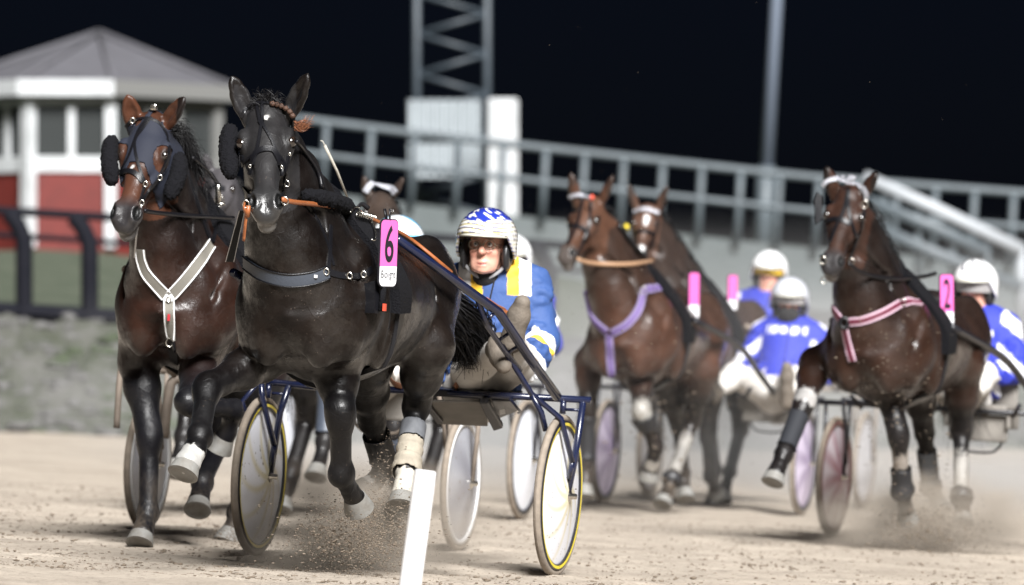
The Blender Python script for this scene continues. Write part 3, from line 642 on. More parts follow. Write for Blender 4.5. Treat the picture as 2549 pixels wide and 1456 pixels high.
    # sweat: wet patches over the dry hair
    w1 = N('ShaderNodeTexNoise'); w1.inputs['Scale'].default_value = 4.2; w1.inputs['Detail'].default_value = 10; w1.inputs['Roughness'].default_value = .68; LK(tc.outputs['Object'], w1.inputs['Vector'])
    wr = N('ShaderNodeMapRange'); wr.inputs[1].default_value = .42; wr.inputs[2].default_value = .58; wr.inputs[4].default_value = wet; LK(w1.outputs[0], wr.inputs[0]); sx_ = N('ShaderNodeSeparateXYZ'); LK(tc.outputs['Object'], sx_.inputs[0]); zr = N('ShaderNodeMapRange'); zr.inputs[1].default_value = .70; zr.inputs[2].default_value = 1.0; zr.inputs[3].default_value = .25; LK(sx_.outputs['Z'], zr.inputs[0])
    wm = N('ShaderNodeMath'); wm.operation = 'MULTIPLY'; LK(wr.outputs[0], wm.inputs[0]); zr2 = N('ShaderNodeMapRange'); zr2.inputs[1].default_value = 1.50; zr2.inputs[2].default_value = 1.66; zr2.inputs[3].default_value = 1; zr2.inputs[4].default_value = .3; LK(sx_.outputs['Z'], zr2.inputs[0]); wq = N('ShaderNodeMath'); wq.operation = 'MULTIPLY'; LK(zr.outputs[0], wq.inputs[0]); LK(zr2.outputs[0], wq.inputs[1]); LK(wq.outputs[0], wm.inputs[1]); LK(wm.outputs[0], b.inputs['Coat Weight'])
    fg = N('ShaderNodeTexNoise'); fg.inputs['Scale'].default_value = 1; fg.inputs['Detail'].default_value = 4; mq = N('ShaderNodeMapping'); mq.inputs['Scale'].default_value = (75, 75, 28); LK(tc.outputs['Object'], mq.inputs[0]); LK(mq.outputs[0], fg.inputs['Vector'])
    b4 = N('ShaderNodeBump'); b4.inputs['Strength'].default_value = .55; b4.inputs['Distance'].default_value = .004; LK(fg.outputs[0], b4.inputs['Height']); LK(b2.outputs[0], b4.inputs['Normal'])
    b.inputs['Coat Roughness'].default_value = .21; b.inputs['Coat IOR'].default_value = 1.52; LK(b4.outputs[0], b.inputs['Coat Normal'])
    b.inputs['Specular IOR Level'].default_value = .20; b.inputs['Sheen Weight'].default_value = .015; b.inputs['Sheen Roughness'].default_value = .4; b.inputs['Sheen Tint'].default_value = (.75, .85, 1, 1)
    return m
COAT = coat_mat('wet horse coat')
# ------------------------------------------------------------------ the leading black trotter, number 6
fr6 = Frame(-.775, 24.15, 13.6)
W_ = (.62,.6,.57)
h6 = Horse('black trotter in the lead with small white star and number six plate', fr6, dict(
    poll=(661,250,.95), nose=(660,520,1.30), yaw=2, roll=0, ws=1.13, nw=1.22, neckmid=.03,
    ears=[((607,272),(577,190)),((733,268),(767,184))],
    coat=(.0060,.0036,.0025), coat_top=(.0040,.0028,.0024), coat_leg=(.0028,.0025,.0028), coat_head=(.013,.0123,.0128), muzzle=(.018,.0178,.0182),
    legs={'RF':[(650,895,.50,.088),(515,968,.86,.055),(497,1085,1.06,.049),(484,1122,1.12,.044),(468,1150,1.16,.056)],
          'LF':[(838,915,.42,.088),(847,1035,.50,.058),(849,1180,.38,.055),(872,1222,.27,.036),(884,1242,.22,.048)],
          'RH':[(905,905,-.36,.12),(925,1045,-.72,.062),(958,1160,-.92,.050),(930,1200,-.88,.038),(912,1212,-.86,.048)],
          'LH':[(1062,860,-.34,.115),(1036,1012,-.60,.062),(1012,1168,-.38,.050),(1006,1205,-.32,.040),(1002,1232,-.28,.052)]},
    paint=[((664,298,1.0),(663,294,1.0),.016,W_,.006),((659,300,1.0),(658,297,1.0),.008,W_,.006)] + [((x,y,1.13),(x+2,y+9,1.15),.013,(.01,.01,.01),.004) for x, y in ((452,1118),(474,1126),(492,1132),(462,1098))],
    socks=[('RF',3.1,4.3,(.36,.355,.34)),('LH',2.35,4.3,(.33,.31,.27)),('RH',3.2,4.4,(.5,.48,.45))]), h=HRES)
# ------------------------------------------------------------------ harness of the leader
NAVYL = mat('grey blue collar', (.035,.042,.055), .5, bump=.1, bscale=90)
def bridle(h, parts):
    br = MB()
    for pts, w in parts: h.strap('bridle', pts, w, LEATHER, .008, mb=br)
    o = br.build('bridle', LEATHER, h.root, True); o.data.set_sharp_from_angle(angle=.9); return o
bridle(h6, [
    ([(598.5,292),(618,264),(642,255),(675,256),(711,274),(731,294)], .014),
    ([(635,246),(640,272),(646,299)], .012), ([(650,240),(652,270),(653,299)], .012), ([(646,296),(652,308)], .02),
    ([(650.5,304),(639.5,363),(626,402),(616,434)], .012), ([(653,306),(678,350),(694,396),(705,437)], .012),
    ([(621,410),(634,380),(656,369),(680,371),(694,393),(703,420)], .026),
    ([(628,385),(603,407),(597,440),(598,458)], .013), ([(694,383),(710,407),(715,434),(714,456)], .013),
    ([(598,459),(604,470),(616,486)], .012), ([(714,458),(711,470),(703,489)], .012),
    ([(720,388),(716,424),(712,456)], .016), ([(600,388),(598,420),(597,455)], .014), ([(731,294),(733,318)], .014)])
for p in ((597,459),(714,457),(612,508),(709,500)): h6.ring(p[0], p[1], .012 if p[1] < 480 else .016, .010, tube=.0028)
for p in ((721,384),(622,414),(701,416)): h6.ring(p[0], p[1], .006, .012, tube=.0022)
def fleece(h, pts, r, name='fleece_roll'):
    F = Field(np.min(pts, 0)-r-.03, np.max(pts, 0)+r+.03, .008); P = spline(pts, 7)
    F.chain(P, [r*.9, r, r*1.02, r, r*1.02, r, r*.88], .02)
    V, Q = F.nets(); n = F.grad(V); V = V + n*(RNG.uniform(-1, 1, len(V))[:,None]*.0045)
    return mesh_obj(name, V, Q, FLEECE, h.root, True)
fleece(h6, [h6.fr.L(572,325,.98), h6.fr.L(568,375,1.02), h6.fr.L(573,430,1.06)], .033)
# tan bit straps and rein, overcheck
m = MB(); m.tube(spline([h6.fr.L(609,506,1.24), h6.fr.L(607,518,1.28), h6.fr.L(612,534,1.26), h6.fr.L(610,560,1.25), h6.fr.L(606,599,1.22)], 16), .009, 8, flat=.5)
m.tube([h6.fr.L(618,512,1.27), h6.fr.L(616,540,1.26)], .010, 8); m.build('bit_strap', TANREIN, h6.root, True)
m = MB(); m.tube(h6.drape([(702,496,1.24), (731,503,1.15), (800,510,.75), (886,522,.22)], .014), .010, 8, flat=.55)
m.tube(h6.drape([(886,522,.22), (960,562,-.1), (1020,592,-.4), (1130,683,-.9), (1208,752,-1.35), (1268,780,-1.6)], .012), .008, 8, flat=.5); m.build('rein', TANREIN, h6.root, True)
m = MB(); m.tube(h6.drape([(738,352,.88), (773,396,.66), (795,434,.48), (801,468,.38)], .012, 12), .009, 8); m.build('overcheck_rein', LEATHER, h6.root, True)
m = MB(); m.tube([h6.fr.L(795,440,.46), h6.fr.L(800,452,.43), h6.fr.L(802,470,.38)], .014, 8); m.build('buckle', STEEL, h6.root, True)
# breast collar
h6.strap('breast_collar', [(579,622),(596,646),(622,668),(655,686),(716,699),(778,693),(818,678)], .052, NAVYL, .010, samples=34, border=(.008, LEATHER))
h6.strap('collar_strap', [(818,676),(845,684),(868,686),(905,684),(928,668)], .026, LEATHER, .006)
h6.strap('neck_strap', [(826,560),(824,613),(818,672)], .018, LEATHER, .005)
h6.strap('neck_strap', [(764,490),(790,540),(815,600),(832,660)], .012, LEATHER, .004)
for p in ((812,676),(870,686),(905,683)): h6.ring(p[0], p[1], .013, .014)
lb = h6.on(786, 688, .013)
if lb is not None:
    m = MB(); t = unit(h6.fr.L(800,684,.5) - h6.fr.L(780,690,.5)); m.box(lb, (.012,.012,.012)); m.build('logo_tag', WHITEP, h6.root)
# saddle, girth
cpl = h6.drape([(967,630,.0),(968,631,.0)], .075, 2)[0]; cpl = min((h6.drape([(967+a,630+b,.0),(968+a,630+b,.0)], .07, 2)[0] for a in (-16,0,16) for b in (-70,0,70)), key=lambda q: -q[0]); cpl = h6.fr.L(967,630,cpl[0]); PX = cpl[0]
h6.hoop('saddle_pad', .31, -100, 100, .15, FLEECE, .030, lean=.02); h6.hoop('girth', .29, -178, 178, .085, LEATHER, .014, lean=.02)
pd = h6.on(880, 520, .02)
fleece(h6, h6.drape([(765,486,.52), (815,496,.40), (868,516,.22)], .02, 7), .030, 'withers_pad')
m = MB()
for i in range(7):
    c = h6.drape([(888+i*5.5, 532+i*1.6, .10), (889+i*5.5, 532+i*1.6, .10)], .05, 2)[0]; a = unit(h6.fr.L(930,544,0)-h6.fr.L(888,532,.1)); b = unit(np.cross(a,(0,0,1))); d_ = np.cross(a,b)
    m.tube([c + a*.004*q + .013*(math.cos(q)*b+math.sin(q)*d_) for q in np.linspace(0,6.3,12)], .0035, 6, False)
m.tube(h6.drape([(872,528,.16), (880,516,.16), (892,515,.14), (897,528,.1)], .04, 10), .004, 6)
m.tube(h6.drape([(922,545,.0), (934,570,.0), (936,600,.0), (924,596,.02)], .05, 10), .0035, 6); m.build('harness_spring', STEEL, h6.root, True)
m = MB(); m.tube(spline([h6.fr.L(885,524,.15), h6.fr.L(900,508,.12), h6.fr.L(918,520,.1)], 8), .010, 8, flat=.4); m.tube(spline([h6.fr.L(880,524,.15), h6.fr.L(872,506,.12), h6.fr.L(862,512,.1)], 8), .008, 8, flat=.4); m.build('saddle_terret', LEATHER, h6.root, True)
h6.strap('saddle_trace', [(938,700),(940,740),(938,780)], .03, LEATHER, .05)
m = MB(); m.tube([h6.fr.L(955,715,PX), h6.fr.L(947,775,PX)], .022, 10, flat=.5); m.build('shaft_loop', FLEECE, h6.root, True)
m = MB(); m.box(h6.fr.L(957,765,PX+.03), (.02,.012,.03)); m.build('buckle', mat('red buckle', (.5,.06,.03), .4), h6.root)
# dark guard standing by the right of the neck
m = MB(); a_, b_ = h6.fr.L(602,524,.66), h6.fr.L(571,652,.50); sd_ = unit(h6.fr.vec((1,0,0)))
q = [a_-sd_*.010, a_+sd_*.012, b_+sd_*.018, b_-sd_*.016]; dn_ = h6.fr.vec((0,1,0))*.012
m.add(q + [p + dn_ for p in q], [(0,1,2,3),(7,6,5,4),(0,4,5,1),(1,5,6,2),(2,6,7,3),(3,7,4,0)]); o = bevel(m.build('shaft_guard', LEATHER, h6.root), .004)
m = MB(); m.tube([q[0], q[3]], .0018, 5); m.tube([q[1], q[2]], .0018, 5); m.build('stitching', WHITEP, o)
# number plate
PINK = mat('pink plate', srgb(205,98,165), .4); PWHITE = mat('plate white', (.75,.75,.77), .4); PBLK = mat('plate black', (.01,.01,.014), .45)
def plate(parent, c, ax, up, w, h_, split, number, small, nm='number_plate'):
    ax = unit(ax); up = unit(np.array(up) - ax*(np.array(up)@ax)); n = np.cross(ax, up)
    def rr(w, h_, r, y0=0, y1=None):
        out = []
        for cx, cy, a0 in ((w/2-r,h_/2-r,0),(-w/2+r,h_/2-r,90),(-w/2+r,-h_/2+r,180),(w/2-r,-h_/2+r,270)):
            for a in np.linspace(a0, a0+90, 7): out.append((cx+r*math.cos(math.radians(a)), cy+r*math.sin(math.radians(a))))
        return out
    def slab(pts, z0, z1, name, mt, par):
        m = MB(); k = len(pts); f = lambda z: [c + ax*x + up*y + n*z for x, y in pts]
        m.add(f(z0)+f(z1), [tuple(range(k-1,-1,-1)), tuple(range(k,2*k))] + [(i,(i+1)%k,k+(i+1)%k,k+i) for i in range(k)]); return m.build(name, mt, par)
    b = slab(rr(w*1.10, h_*1.035, w*.24), -.006, 0, nm, PBLK, parent)
    ys = h_*(.5-split); o = rr(w, h_, w*.2)
    slab([(x, max(y, ys)) for x, y in o], 0, .0015, 'number_field', PINK, b); slab([(x, min(y, ys)) for x, y in o], 0, .0014, 'name_field', PWHITE, b)
    def text(t, x, y, sx, sy, nm2):
        cu = bpy.data.curves.new('t', 'FONT'); cu.body = t; cu.align_x = 'CENTER'; cu.align_y = 'CENTER'; cu.size = 1; cu.offset = .012 if len(t) < 3 else 0.0; cu.extrude = .0
        to = bpy.data.objects.new('t', cu); COL.objects.link(to); me = bpy.data.meshes.new_from_object(to.evaluated_get(bpy.context.evaluated_depsgraph_get()))
        bpy.data.objects.remove(to); V = np.array([v.co[:] for v in me.vertices]); mn, mx = V.min(0), V.max(0); V[:,:2] = (V[:,:2] - (mn[:2]+mx[:2])/2) / (mx[:2]-mn[:2])
        P = [c + ax*(x+v[0]*sx) + up*(y+v[1]*sy) + n*.0032 for v in V]; fs = [tuple(p.vertices) for p in me.polygons]; bpy.data.meshes.remove(me)
        mesh_obj(nm2, P, fs, PBLK, b, False)
    if number: text(number, 0, h_*(.5-split/2)-.002, w*.52, h_*split*.80, 'number')
    if small: text(small, 0, -h_*(.5-(1-split)/2)+.004, w*.86, h_*(1-split)*.5, 'lettering')
    return b
axp = h6.fr.vec((math.cos(math.radians(56)), math.sin(math.radians(56)), 0)); upp = h6.fr.L(972,548,PX) - h6.fr.L(963,712,PX)
plate(h6.root, cpl, axp, upp, .118, .272, .70, '6', 'Biolight')
m = MB(); m.tube([h6.fr.L(962,549,PX), h6.fr.L(957,520,PX)], .012, 8, flat=.5); m.tube([h6.fr.L(970,549,PX), h6.fr.L(970,520,PX)], .008, 8, flat=.5); m.build('plate_hanger', LEATHER, h6.root, True)
# forelock braid, ribbon and poll hair
st = []
for i in range(260):
    p0 = h6.H(RNG.uniform(-.03,.05), RNG.uniform(-.035,.04), -.02+RNG.uniform(-.03,.02)); p1 = p0 + np.array([RNG.uniform(-.03,.04), RNG.uniform(-.05,.05), RNG.uniform(.01,.05)]); p2 = p1 + np.array([.0, RNG.uniform(-.03,.06), RNG.uniform(-.04,.0)])
    st.append(spline([p0,p1,p2], 7))
hair('forelock', st, HAIR, h6.root, .003)
m = MB()
for i, (a, b) in enumerate([(678,258),(689,260),(700,264),(711,270),(721,278),(728,288)]):
    p = h6.on(a, b, .012)
    if p is not None: m.lathe(p, (0,.3,1), [(.001,-.013),(.012,-.006),(.013,.004),(.001,.012)], 8)
BRAID = mat('brown braid', (.06,.028,.016), .6, bump=.5, bscale=200); m.build('braid', BRAID, h6.root, True)
st = []
for i in range(90):
    p0 = h6.fr.L(733+RNG.uniform(-2,3), 312+RNG.uniform(-14,14), 1.0); p1 = h6.fr.L(752+RNG.uniform(-6,8), 312+RNG.uniform(-14,16), 1.0+RNG.uniform(-.03,.03)); p2 = h6.fr.L(768+RNG.uniform(-14,18), 298+RNG.uniform(-16,22), 1.0+RNG.uniform(-.05,.05))
    st.append(spline([p0,p1,p2], 8))
hair('hair_tuft', st, mat('reddish hair', (.22,.085,.04), .5), h6.root, .0022)
# boots behind
GREYB = mat('grey boot', (.10,.105,.115), .6, noise=.5, nscale=30, bump=.2); KHAKI = mat('sandy wrap', (.30,.265,.21), .8, noise=.4, nscale=25, bump=.3); BLKB = mat('black boot', (.014,.014,.016), .5, bump=.2, bscale=80)
h6.boot('LH', 1.28, 1.55, GREYB, .010); h6.boot('LH', 1.55, 2.3, KHAKI, .009, ridge=.006); h6.boot('RH', 1.30, 2.15, BLKB, .014)
# tail
st = []; t0 = np.array([-.93,.0,1.34])
for i in range(1900):
    r = RNG.normal(size=3); a = RNG.uniform(0,1)
    p1 = h6.fr.L(1122+RNG.normal()*12, 785+RNG.normal()*16, -1.02); p2 = h6.fr.L(1165+RNG.normal()*20, 850+RNG.normal()*24, -1.18); e = h6.fr.L(1170+RNG.normal()*30 - a*35, 885+RNG.normal()*16 + a*14, -1.28+RNG.normal()*.05)
    if RNG.random() < .45: p1 = h6.fr.L(1150+RNG.normal()*14, 775+RNG.normal()*12, -1.05); p2 = h6.fr.L(1195+RNG.normal()*14, 815+RNG.normal()*16, -1.15); e = h6.fr.L(1207+RNG.normal()*12, 870+RNG.normal()*22, -1.28)
    st.append(spline([t0 + r*.02, p1, p2, e], 12))
hair('tail', st, HAIR, h6.root, .0075)
frL = Frame(-1.455, 26.69, 14)
hL = Horse('brown trotter in blue eye hood beside the leader', frL, dict(
    poll=(374,283,.93), nose=(300,548,1.28), yaw=14, roll=.09, ws=1.05, neckmid=.03,
    ears=[((329,300),(318,238)),((412,300),(459,243))],
    coat=(.017,.0068,.0042), coat_top=(.0065,.0042,.0036), coat_leg=(.005,.0048,.006), coat_head=(.045,.017,.009), muzzle=(.022,.020,.021),
    legs={'RF':[(345,900,.45,.088),(372,1090,.55,.056),(368,1278,.60,.048),(360,1308,.65,.042),(354,1326,.68,.054)],
          'LF':[(500,892,.46,.088),(476,1002,.80,.062),(582,1020,.52,.050),(566,1075,.47,.04),(556,1092,.46,.05)],
          'RH':[(520,960,-.36,.12),(545,1105,-.42,.062),(503,1200,-.15,.052),(499,1228,-.10,.042),(495,1246,-.06,.054)],
          'LH':[(640,960,-.36,.12),(640,1120,-.85,.062),(590,1275,-.95,.048),(580,1310,-.90,.038),(572,1325,-.88,.05)]},
    paint=[((333,385,1.1),(325,420,1.1),.010,W_,.006)]), h=HRES)
# ------------------------------------------------------------------ sulkies and drivers
NAVY = mat('navy enamel', (.006,.010,.036), .25, spec=.5, coat=.3, noise=.3, nscale=14, tint2=(.02,.02,.025)); TYRE = mat('dusty tyre', (.24,.20,.16), .9, noise=.5, nscale=22, bump=.2)
BLACKP = mat('black paint', (.012,.012,.016), .35); DUSTY = mat('dust covered tube', (.19,.155,.125), .7, noise=.5, nscale=16); SEATM = mat('grey seat pan', (.20,.185,.165), .6, noise=.4, nscale=9)
def disc_mat(name, base, line, n=0, w=.1, swirl=2.2, rough=.35, alpha=1.0, rw=.24):
    if name in _M: return _M[name]
    m = bpy.data.materials.new(name); m.use_nodes = True; nt = m.node_tree; b = nt.nodes['Principled BSDF']; N = nt.nodes.new; LK = nt.links.new
    b.inputs['Roughness'].default_value = rough
    a = N('ShaderNodeVertexColor'); a.layer_name = 'coat'; ns = N('ShaderNodeTexNoise'); ns.inputs['Scale'].default_value = 7; tc = N('ShaderNodeTexCoord'); LK(tc.outputs['Object'], ns.inputs['Vector'])
    mr = N('ShaderNodeMapRange'); mr.inputs[3].default_value = 1.08; mr.inputs[4].default_value = .82; LK(ns.outputs[0], mr.inputs[0])
    mx = N('ShaderNodeMix'); mx.data_type = 'RGBA'; mx.blend_type = 'MULTIPLY'; mx.inputs[0].default_value = 1; LK(a.outputs[0], mx.inputs[6]); LK(mr.outputs[0], mx.inputs[7]); vo = N('ShaderNodeTexNoise'); vo.inputs['Scale'].default_value = 42; vo.inputs['Detail'].default_value = 3; LK(tc.outputs['Object'], vo.inputs['Vector']); vr = N('ShaderNodeMapRange'); vr.inputs[1].default_value = .66; vr.inputs[2].default_value = .70; vr.inputs[4].default_value = .8; LK(vo.outputs[0], vr.inputs[0])
    m3 = N('ShaderNodeMix'); m3.data_type = 'RGBA'; LK(vr.outputs[0], m3.inputs[0]); LK(mx.outputs[2], m3.inputs[6]); m3.inputs[7].default_value = (.15,.12,.09,1); LK(m3.outputs[2], b.inputs['Base Color'])
    if alpha < 1:
        b.inputs['Alpha'].default_value = alpha
    _M[name] = m; return m
def wheel(parent, c, ax, R=.35, rim=BLACKP, stripe=None, base=(.72,.72,.74), line=None, nl=9, mt='white wheel disc', alpha=1.0, swirl=1.5, xf=None, lw=.10, lmix=1.0):
    c = np.array(c, float); ax = unit(ax); wt = empty('wheel'); wt.parent = parent
    m = MB(xf); m.lathe(c, ax, [(R-.017+.017*math.cos(a), .017*math.sin(a)) for a in np.linspace(0, 2*math.pi, 13)], 72); m.build('tyre', TYRE, wt, True)
    m = MB(xf); m.lathe(c, ax, [(R-.055,.017),(R-.030,.019),(R-.030,-.019),(R-.055,-.017),(R-.055,.017)], 72); m.build('rim', rim, wt, True)
    if stripe:
        m = MB(xf)
        for sg in (-1, 1): m.lathe(c, ax, [(R-.049,.0195*sg),(R-.036,.0205*sg)], 72)
        m.build('rim_stripe', stripe, wt, True)
    nr, na = 26, 160; a0 = np.array([0,0,1.0]); u = unit(a0 - ax*(a0@ax)); w = np.cross(ax, u); V = []; Cc = []; Fc = []
    for sg in (-1, 1):
        b = len(V)
        for i in range(nr):
            r = .02 + (R-.075)*i/(nr-1)
            for k in range(na):
                q = 2*math.pi*k/na; V.append(c + ax*sg*(.045*(1-i/(nr-1))+.008) + r*(math.cos(q)*u + math.sin(q)*w)); cc = np.array(base)
                if line is not None:
                    s_ = abs(((q*nl/(2*math.pi) + swirl*(r/R)) % 1) - .5)*2*math.pi*r/nl; g = math.exp(-(s_/(lw*.17))**2)*min(1, 1.3-.9*r/R) + .55*math.exp(-(r/.05)**2)
                    g = min(g, 1)*lmix; cc = cc*(1-g) + np.array(line)*g
                Cc.append(cc)
        for i in range(nr-1):
            for k in range(na): p = b+i*na+k; q2 = b+i*na+(k+1)%na; Fc.append((p,q2,q2+na,p+na))
    V = np.array(V); V = V if xf is None else V @ xf[:3,:3].T + xf[:3,3]
    mesh_obj('disc', V, np.array(Fc, dtype=np.int32), disc_mat(mt, base, line, alpha=alpha), wt, True, np.array(Cc))
    m = MB(xf); m.lathe(c, ax, [(.001,-.085),(.012,-.085),(.014,-.06),(.026,-.058),(.03,-.03),(.03,.03),(.026,.058),(.014,.06),(.012,.085),(.001,.085)], 20); m.build('hub', STEEL, wt, True)
    return wt
def generic_sulky(label, X, Y, psi, track=1.36, R=.35, frame_mt=BLACKP, wk={}, seat_y=-.2, name='sulky', seat_mt=None, group='racing sulkies', shafts=(-1, 1), zb=.80, horse=None):
    fr = Frame(X, Y, psi); root = tag(empty(name, fr.M), label, 'sulky', group); t = track/2
    m = MB(); m.tube([(0,-t-.12,zb),(0,t+.12,zb)], .016, 10)
    for sg in (-1, 1):
        for dy in (-.075, .075): m.tube([(0,sg*t+dy,zb),(0,sg*t+dy*.95,R+.25),(0,sg*t+dy*.75,R)], .012, 8)
        m.tube([(.22,sg*(t-.09),zb+.03),(.1,sg*(t-.08),R+.3),(0,sg*(t-.07),R+.08)], .011, 8); m.tube([(.22,sg*(t-.09),zb+.03),(0,sg*(t-.25),zb)], .011, 8)
    m.build('frame', frame_mt, root, True)
    for sg in shafts:
        e1, e0 = np.array((2.15,sg*.36,1.27)), np.array((1.3,sg*.44,1.02))
        if horse is not None: e1, e0 = [fr.loc(horse.fr.m[:3,:3] @ np.array(q) + horse.fr.m[:3,3]) for q in ((.30,sg*.345,1.27),(-.72,sg*.40,1.12))]
        m = MB(); m.tube(spline([np.array((-.02,sg*(t-.22),zb)), np.array((-.02,sg*(t-.22),zb))*.5+e0*.5, e0, e1], 14), [.022]*14, 10); m.tube([(.62,sg*(t-.25),zb+.05),(.55,sg*(t-.3),zb-.02)], .014, 8); m.build('shaft', frame_mt, root, True)
    m = MB(); m.box((-.16,seat_y,zb+.02),(.34,.36,.04)); m.box((-.05,seat_y,zb-.1),(.03,.36,.16)); m.box((-.3,seat_y,zb+.12),(.03,.34,.18)); m.box((-.12,seat_y-.19,zb-.05),(.24,.025,.10)); m.box((-.12,seat_y+.19,zb-.05),(.24,.025,.10))
    bevel(m.build('seat', seat_mt or SEATM, root), .012)
    m = MB(); m.tube(spline([(-.1,seat_y-.14,zb-.17),(-.1,seat_y-.09,zb-.24),(-.1,seat_y+.09,zb-.24),(-.1,seat_y+.14,zb-.17)], 9), .008, 6); m.build('seat_loop', frame_mt, root, True)
    for sg in (-1, 1): wheel(root, (0, sg*t, R), (0, -1, 0), R, **wk)
    return fr, root
# people: one continuous body, clothing meshes over it
SKIN = mat('fair skin', vcol=True, rough=.45, noise=.25, nscale=30, tint2=(.42,.17,.12), bump=.15, bscale=90); GAITER = mat('black gaiter', (.012,.011,.012), .95, bump=.4, bscale=120)
def cloth(name, rough=.6, bump=.35):
    if name in _M: return _M[name]
    return mat(name, vcol=True, rough=rough, bump=bump, bscale=22, noise=.35, nscale=9, tint2=(.02,.02,.03)) if False else mat(name, vcol=True, rough=rough, bump=bump, bscale=26)
CLOTH = cloth('racing silks', .72, .5); TROUS = mat('white breeches', (.62,.60,.57), .75, noise=.55, nscale=7, tint2=(.30,.26,.22), bump=.35, bscale=22)
BOOTM = mat('muddy boot', (.15,.125,.10), .75, noise=.5, nscale=30, bump=.35, bscale=70); GLOVE = mat('white glove', (.6,.6,.6), .6)
def hemis(c, fx, fy, fz, r, rims, nth=128, nph=48, colf=None):
    V, Cc, Fs = [], [], []
    for k in range(nth):
        th = 2*math.pi*k/nth; zr = float(np.interp(((math.degrees(th)+180) % 360)-180, *rims, period=None))
        for i in range(nph):
            f = i/(nph-1); ph0 = math.pi/2; z1 = zr
            ph = ph0 + (math.asin(max(-.98,min(.98,z1/r[2]))) - ph0)*f; p = np.array([r[0]*math.cos(ph)*math.cos(th), r[1]*math.cos(ph)*math.sin(th), r[2]*math.sin(ph)])
            if z1 < 0 and ph < 0: p[0] = r[0]*math.cos(th)*(1-.12*(ph/1.2)**2); p[1] = r[1]*math.sin(th)*(1-.10*(ph/1.2)**2)
            V.append(c + fx*p[0] + fy*p[1] + fz*p[2]); Cc.append(colf(th, ph) if colf else (.7,.7,.7))
    for k in range(nth):
        for i in range(nph-1): a = k*nph+i; b = ((k+1)%nth)*nph+i; Fs.append((a, a+1, b+1, b))
    return np.array(V), np.array(Fs, np.int32), np.array(Cc)
def person(label, fr, j, h=.012, group='sulky drivers', jacket=lambda V, n: np.tile((.02,.05,.35), (len(V),1)), helmet=lambda th, ph: (.75,.75,.76), face_dir=None, visor=None, mask=None, glasses=False, details=True, trous=TROUS, boots=BOOTM):
    """j: joints in the frame: hip, chest, neck, head and per side sh, el, ha, kn, an, to"""
    root_M = fr.M; J = {k: np.array(v, float) for k, v in j.items()}
    allp = np.array(list(J.values())); F = Field(allp.min(0)-.22, allp.max(0)+.22, h)
    fx = unit(face_dir if face_dir is not None else (1, 0, 0)); fz = unit(np.array([0,0,1.0]) - fx*fx[2]); fy = np.cross(fz, fx); hf = (J['head'], np.array([fx, fy, fz])*1.0)
    e = lambda *a: F.ell(*a, fr=hf) if False else None
    F.ell((-.012,0,.03), (.098,.076,.09), .02, fr=hf); F.ell((.025,0,-.045), (.062,.058,.075), .03, fr=hf); F.ell((.062,0,-.106), (.026,.03,.020), .02, fr=hf)
    F.cone((.086,0,.014), (.110,0,-.026), .0095, .0150, .010, fr=hf); F.ell((.078,0,-.074), (.016,.026,.010), .008, fr=hf); F.ell((.072,0,.032), (.018,.05,.010), .014, fr=hf)
    for sg in (-1, 1):
        F.ell((.062,sg*.042,-.028), (.024,.022,.02), .02, fr=hf); F.ell((.088,sg*.032,.010), (.014,.017,.010), .008, sub=True, fr=hf); F.ell((.098,sg*.013,-.029), (.010,.008,.008), .008, fr=hf); F.ell((-.005,sg*.079,-.01), (.018,.008,.03), .006, fr=hf)
    F.chain([(.082,-.029,-.077), (.0945,-.010,-.0805), (.0945,.010,-.0805), (.082,.029,-.077)], [.006]*4, .006, sub=True, fr=hf); F.ell((.080,0,-.090), (.014,.022,.008), .008, fr=hf)
    for sg in (-1, 1): F.chain([(.088,sg*.022,-.042), (.080,sg*.036,-.066)], [.0045,.003], .008, sub=True, fr=hf); F.ell((.04,sg*.040,-.078), (.03,.02,.035), .03, fr=hf); F.ell((.086,sg*.032,.030), (.010,.020,.006), .008, fr=hf)
    F.cone(J['neck'], J['head']-fz*.06-fx*.02, .062, .055, .03)
    def torso(FF, g):
        FF.cone(J['hip'], J['chest'], .135+g, .15+g, .08); FF.ell(J['chest'], (.125+g, .19+g, .20+g), .08)
        FF.cone(J['chest'], J['neck'], .13+g, .065+g, .06)
        for s_ in 'LR':
            FF.cone(J['neck']*.4+J['sh'+s_]*.6, J['sh'+s_], .07+g, .068+g, .06); FF.chain([J['sh'+s_], J['el'+s_], J['ha'+s_]], [.062+g, .048+g, .034+g], .035)
    torso(F, 0)
    for s_ in 'LR':
        kn, an = J['kn'+s_], J['an'+s_]; FF = F
        FF.cone(J['hip'] + (J['kn'+s_]-J['hip'])*.1, kn, .095, .062, .06); FF.chain([kn, kn+(an-kn)*.35, an], [.06,.056,.036], .03)
        FF.cone(an, J['to'+s_], .036, .03, .03)
        # hand: palm, four fingers and thumb closing round the reins
        ha = J['ha'+s_]; d = unit(ha - J['el'+s_]); sid = unit(np.cross(d, (0,0,1))); upv = np.cross(sid, d); pc = ha + d*.055
        FF.ell(pc, (.045,.04,.02), .02, R=np.array([d, sid, upv]).T)
        for i, (o_, l_) in enumerate(((-.03,.058),(-.011,.068),(.009,.064),(.028,.05))):
            b0 = pc + d*.034 + sid*o_; b1 = b0 + d*l_*.45 - upv*.006; b2 = b1 + (d*.15 - upv)*l_*.45; b3 = b2 + (-d*.6 - upv*.35)*l_*.4; FF.chain([b0,b1,b2,b3], [.0095,.009,.0085,.0075], .006)
        t0 = pc - d*.015 - sid*.035*(1 if s_ == 'L' else -1); t1 = t0 + d*.03 - sid*.015*(1 if s_ == 'L' else -1) - upv*.012; FF.chain([t0, t1, t1 + d*.022 - upv*.018], [.012,.0105,.008], .008)
    V, Q = F.nets(); hv = (V - J['head']) @ hf[1].T; cs = np.tile(np.array((.60,.33,.245)), (len(V),1))
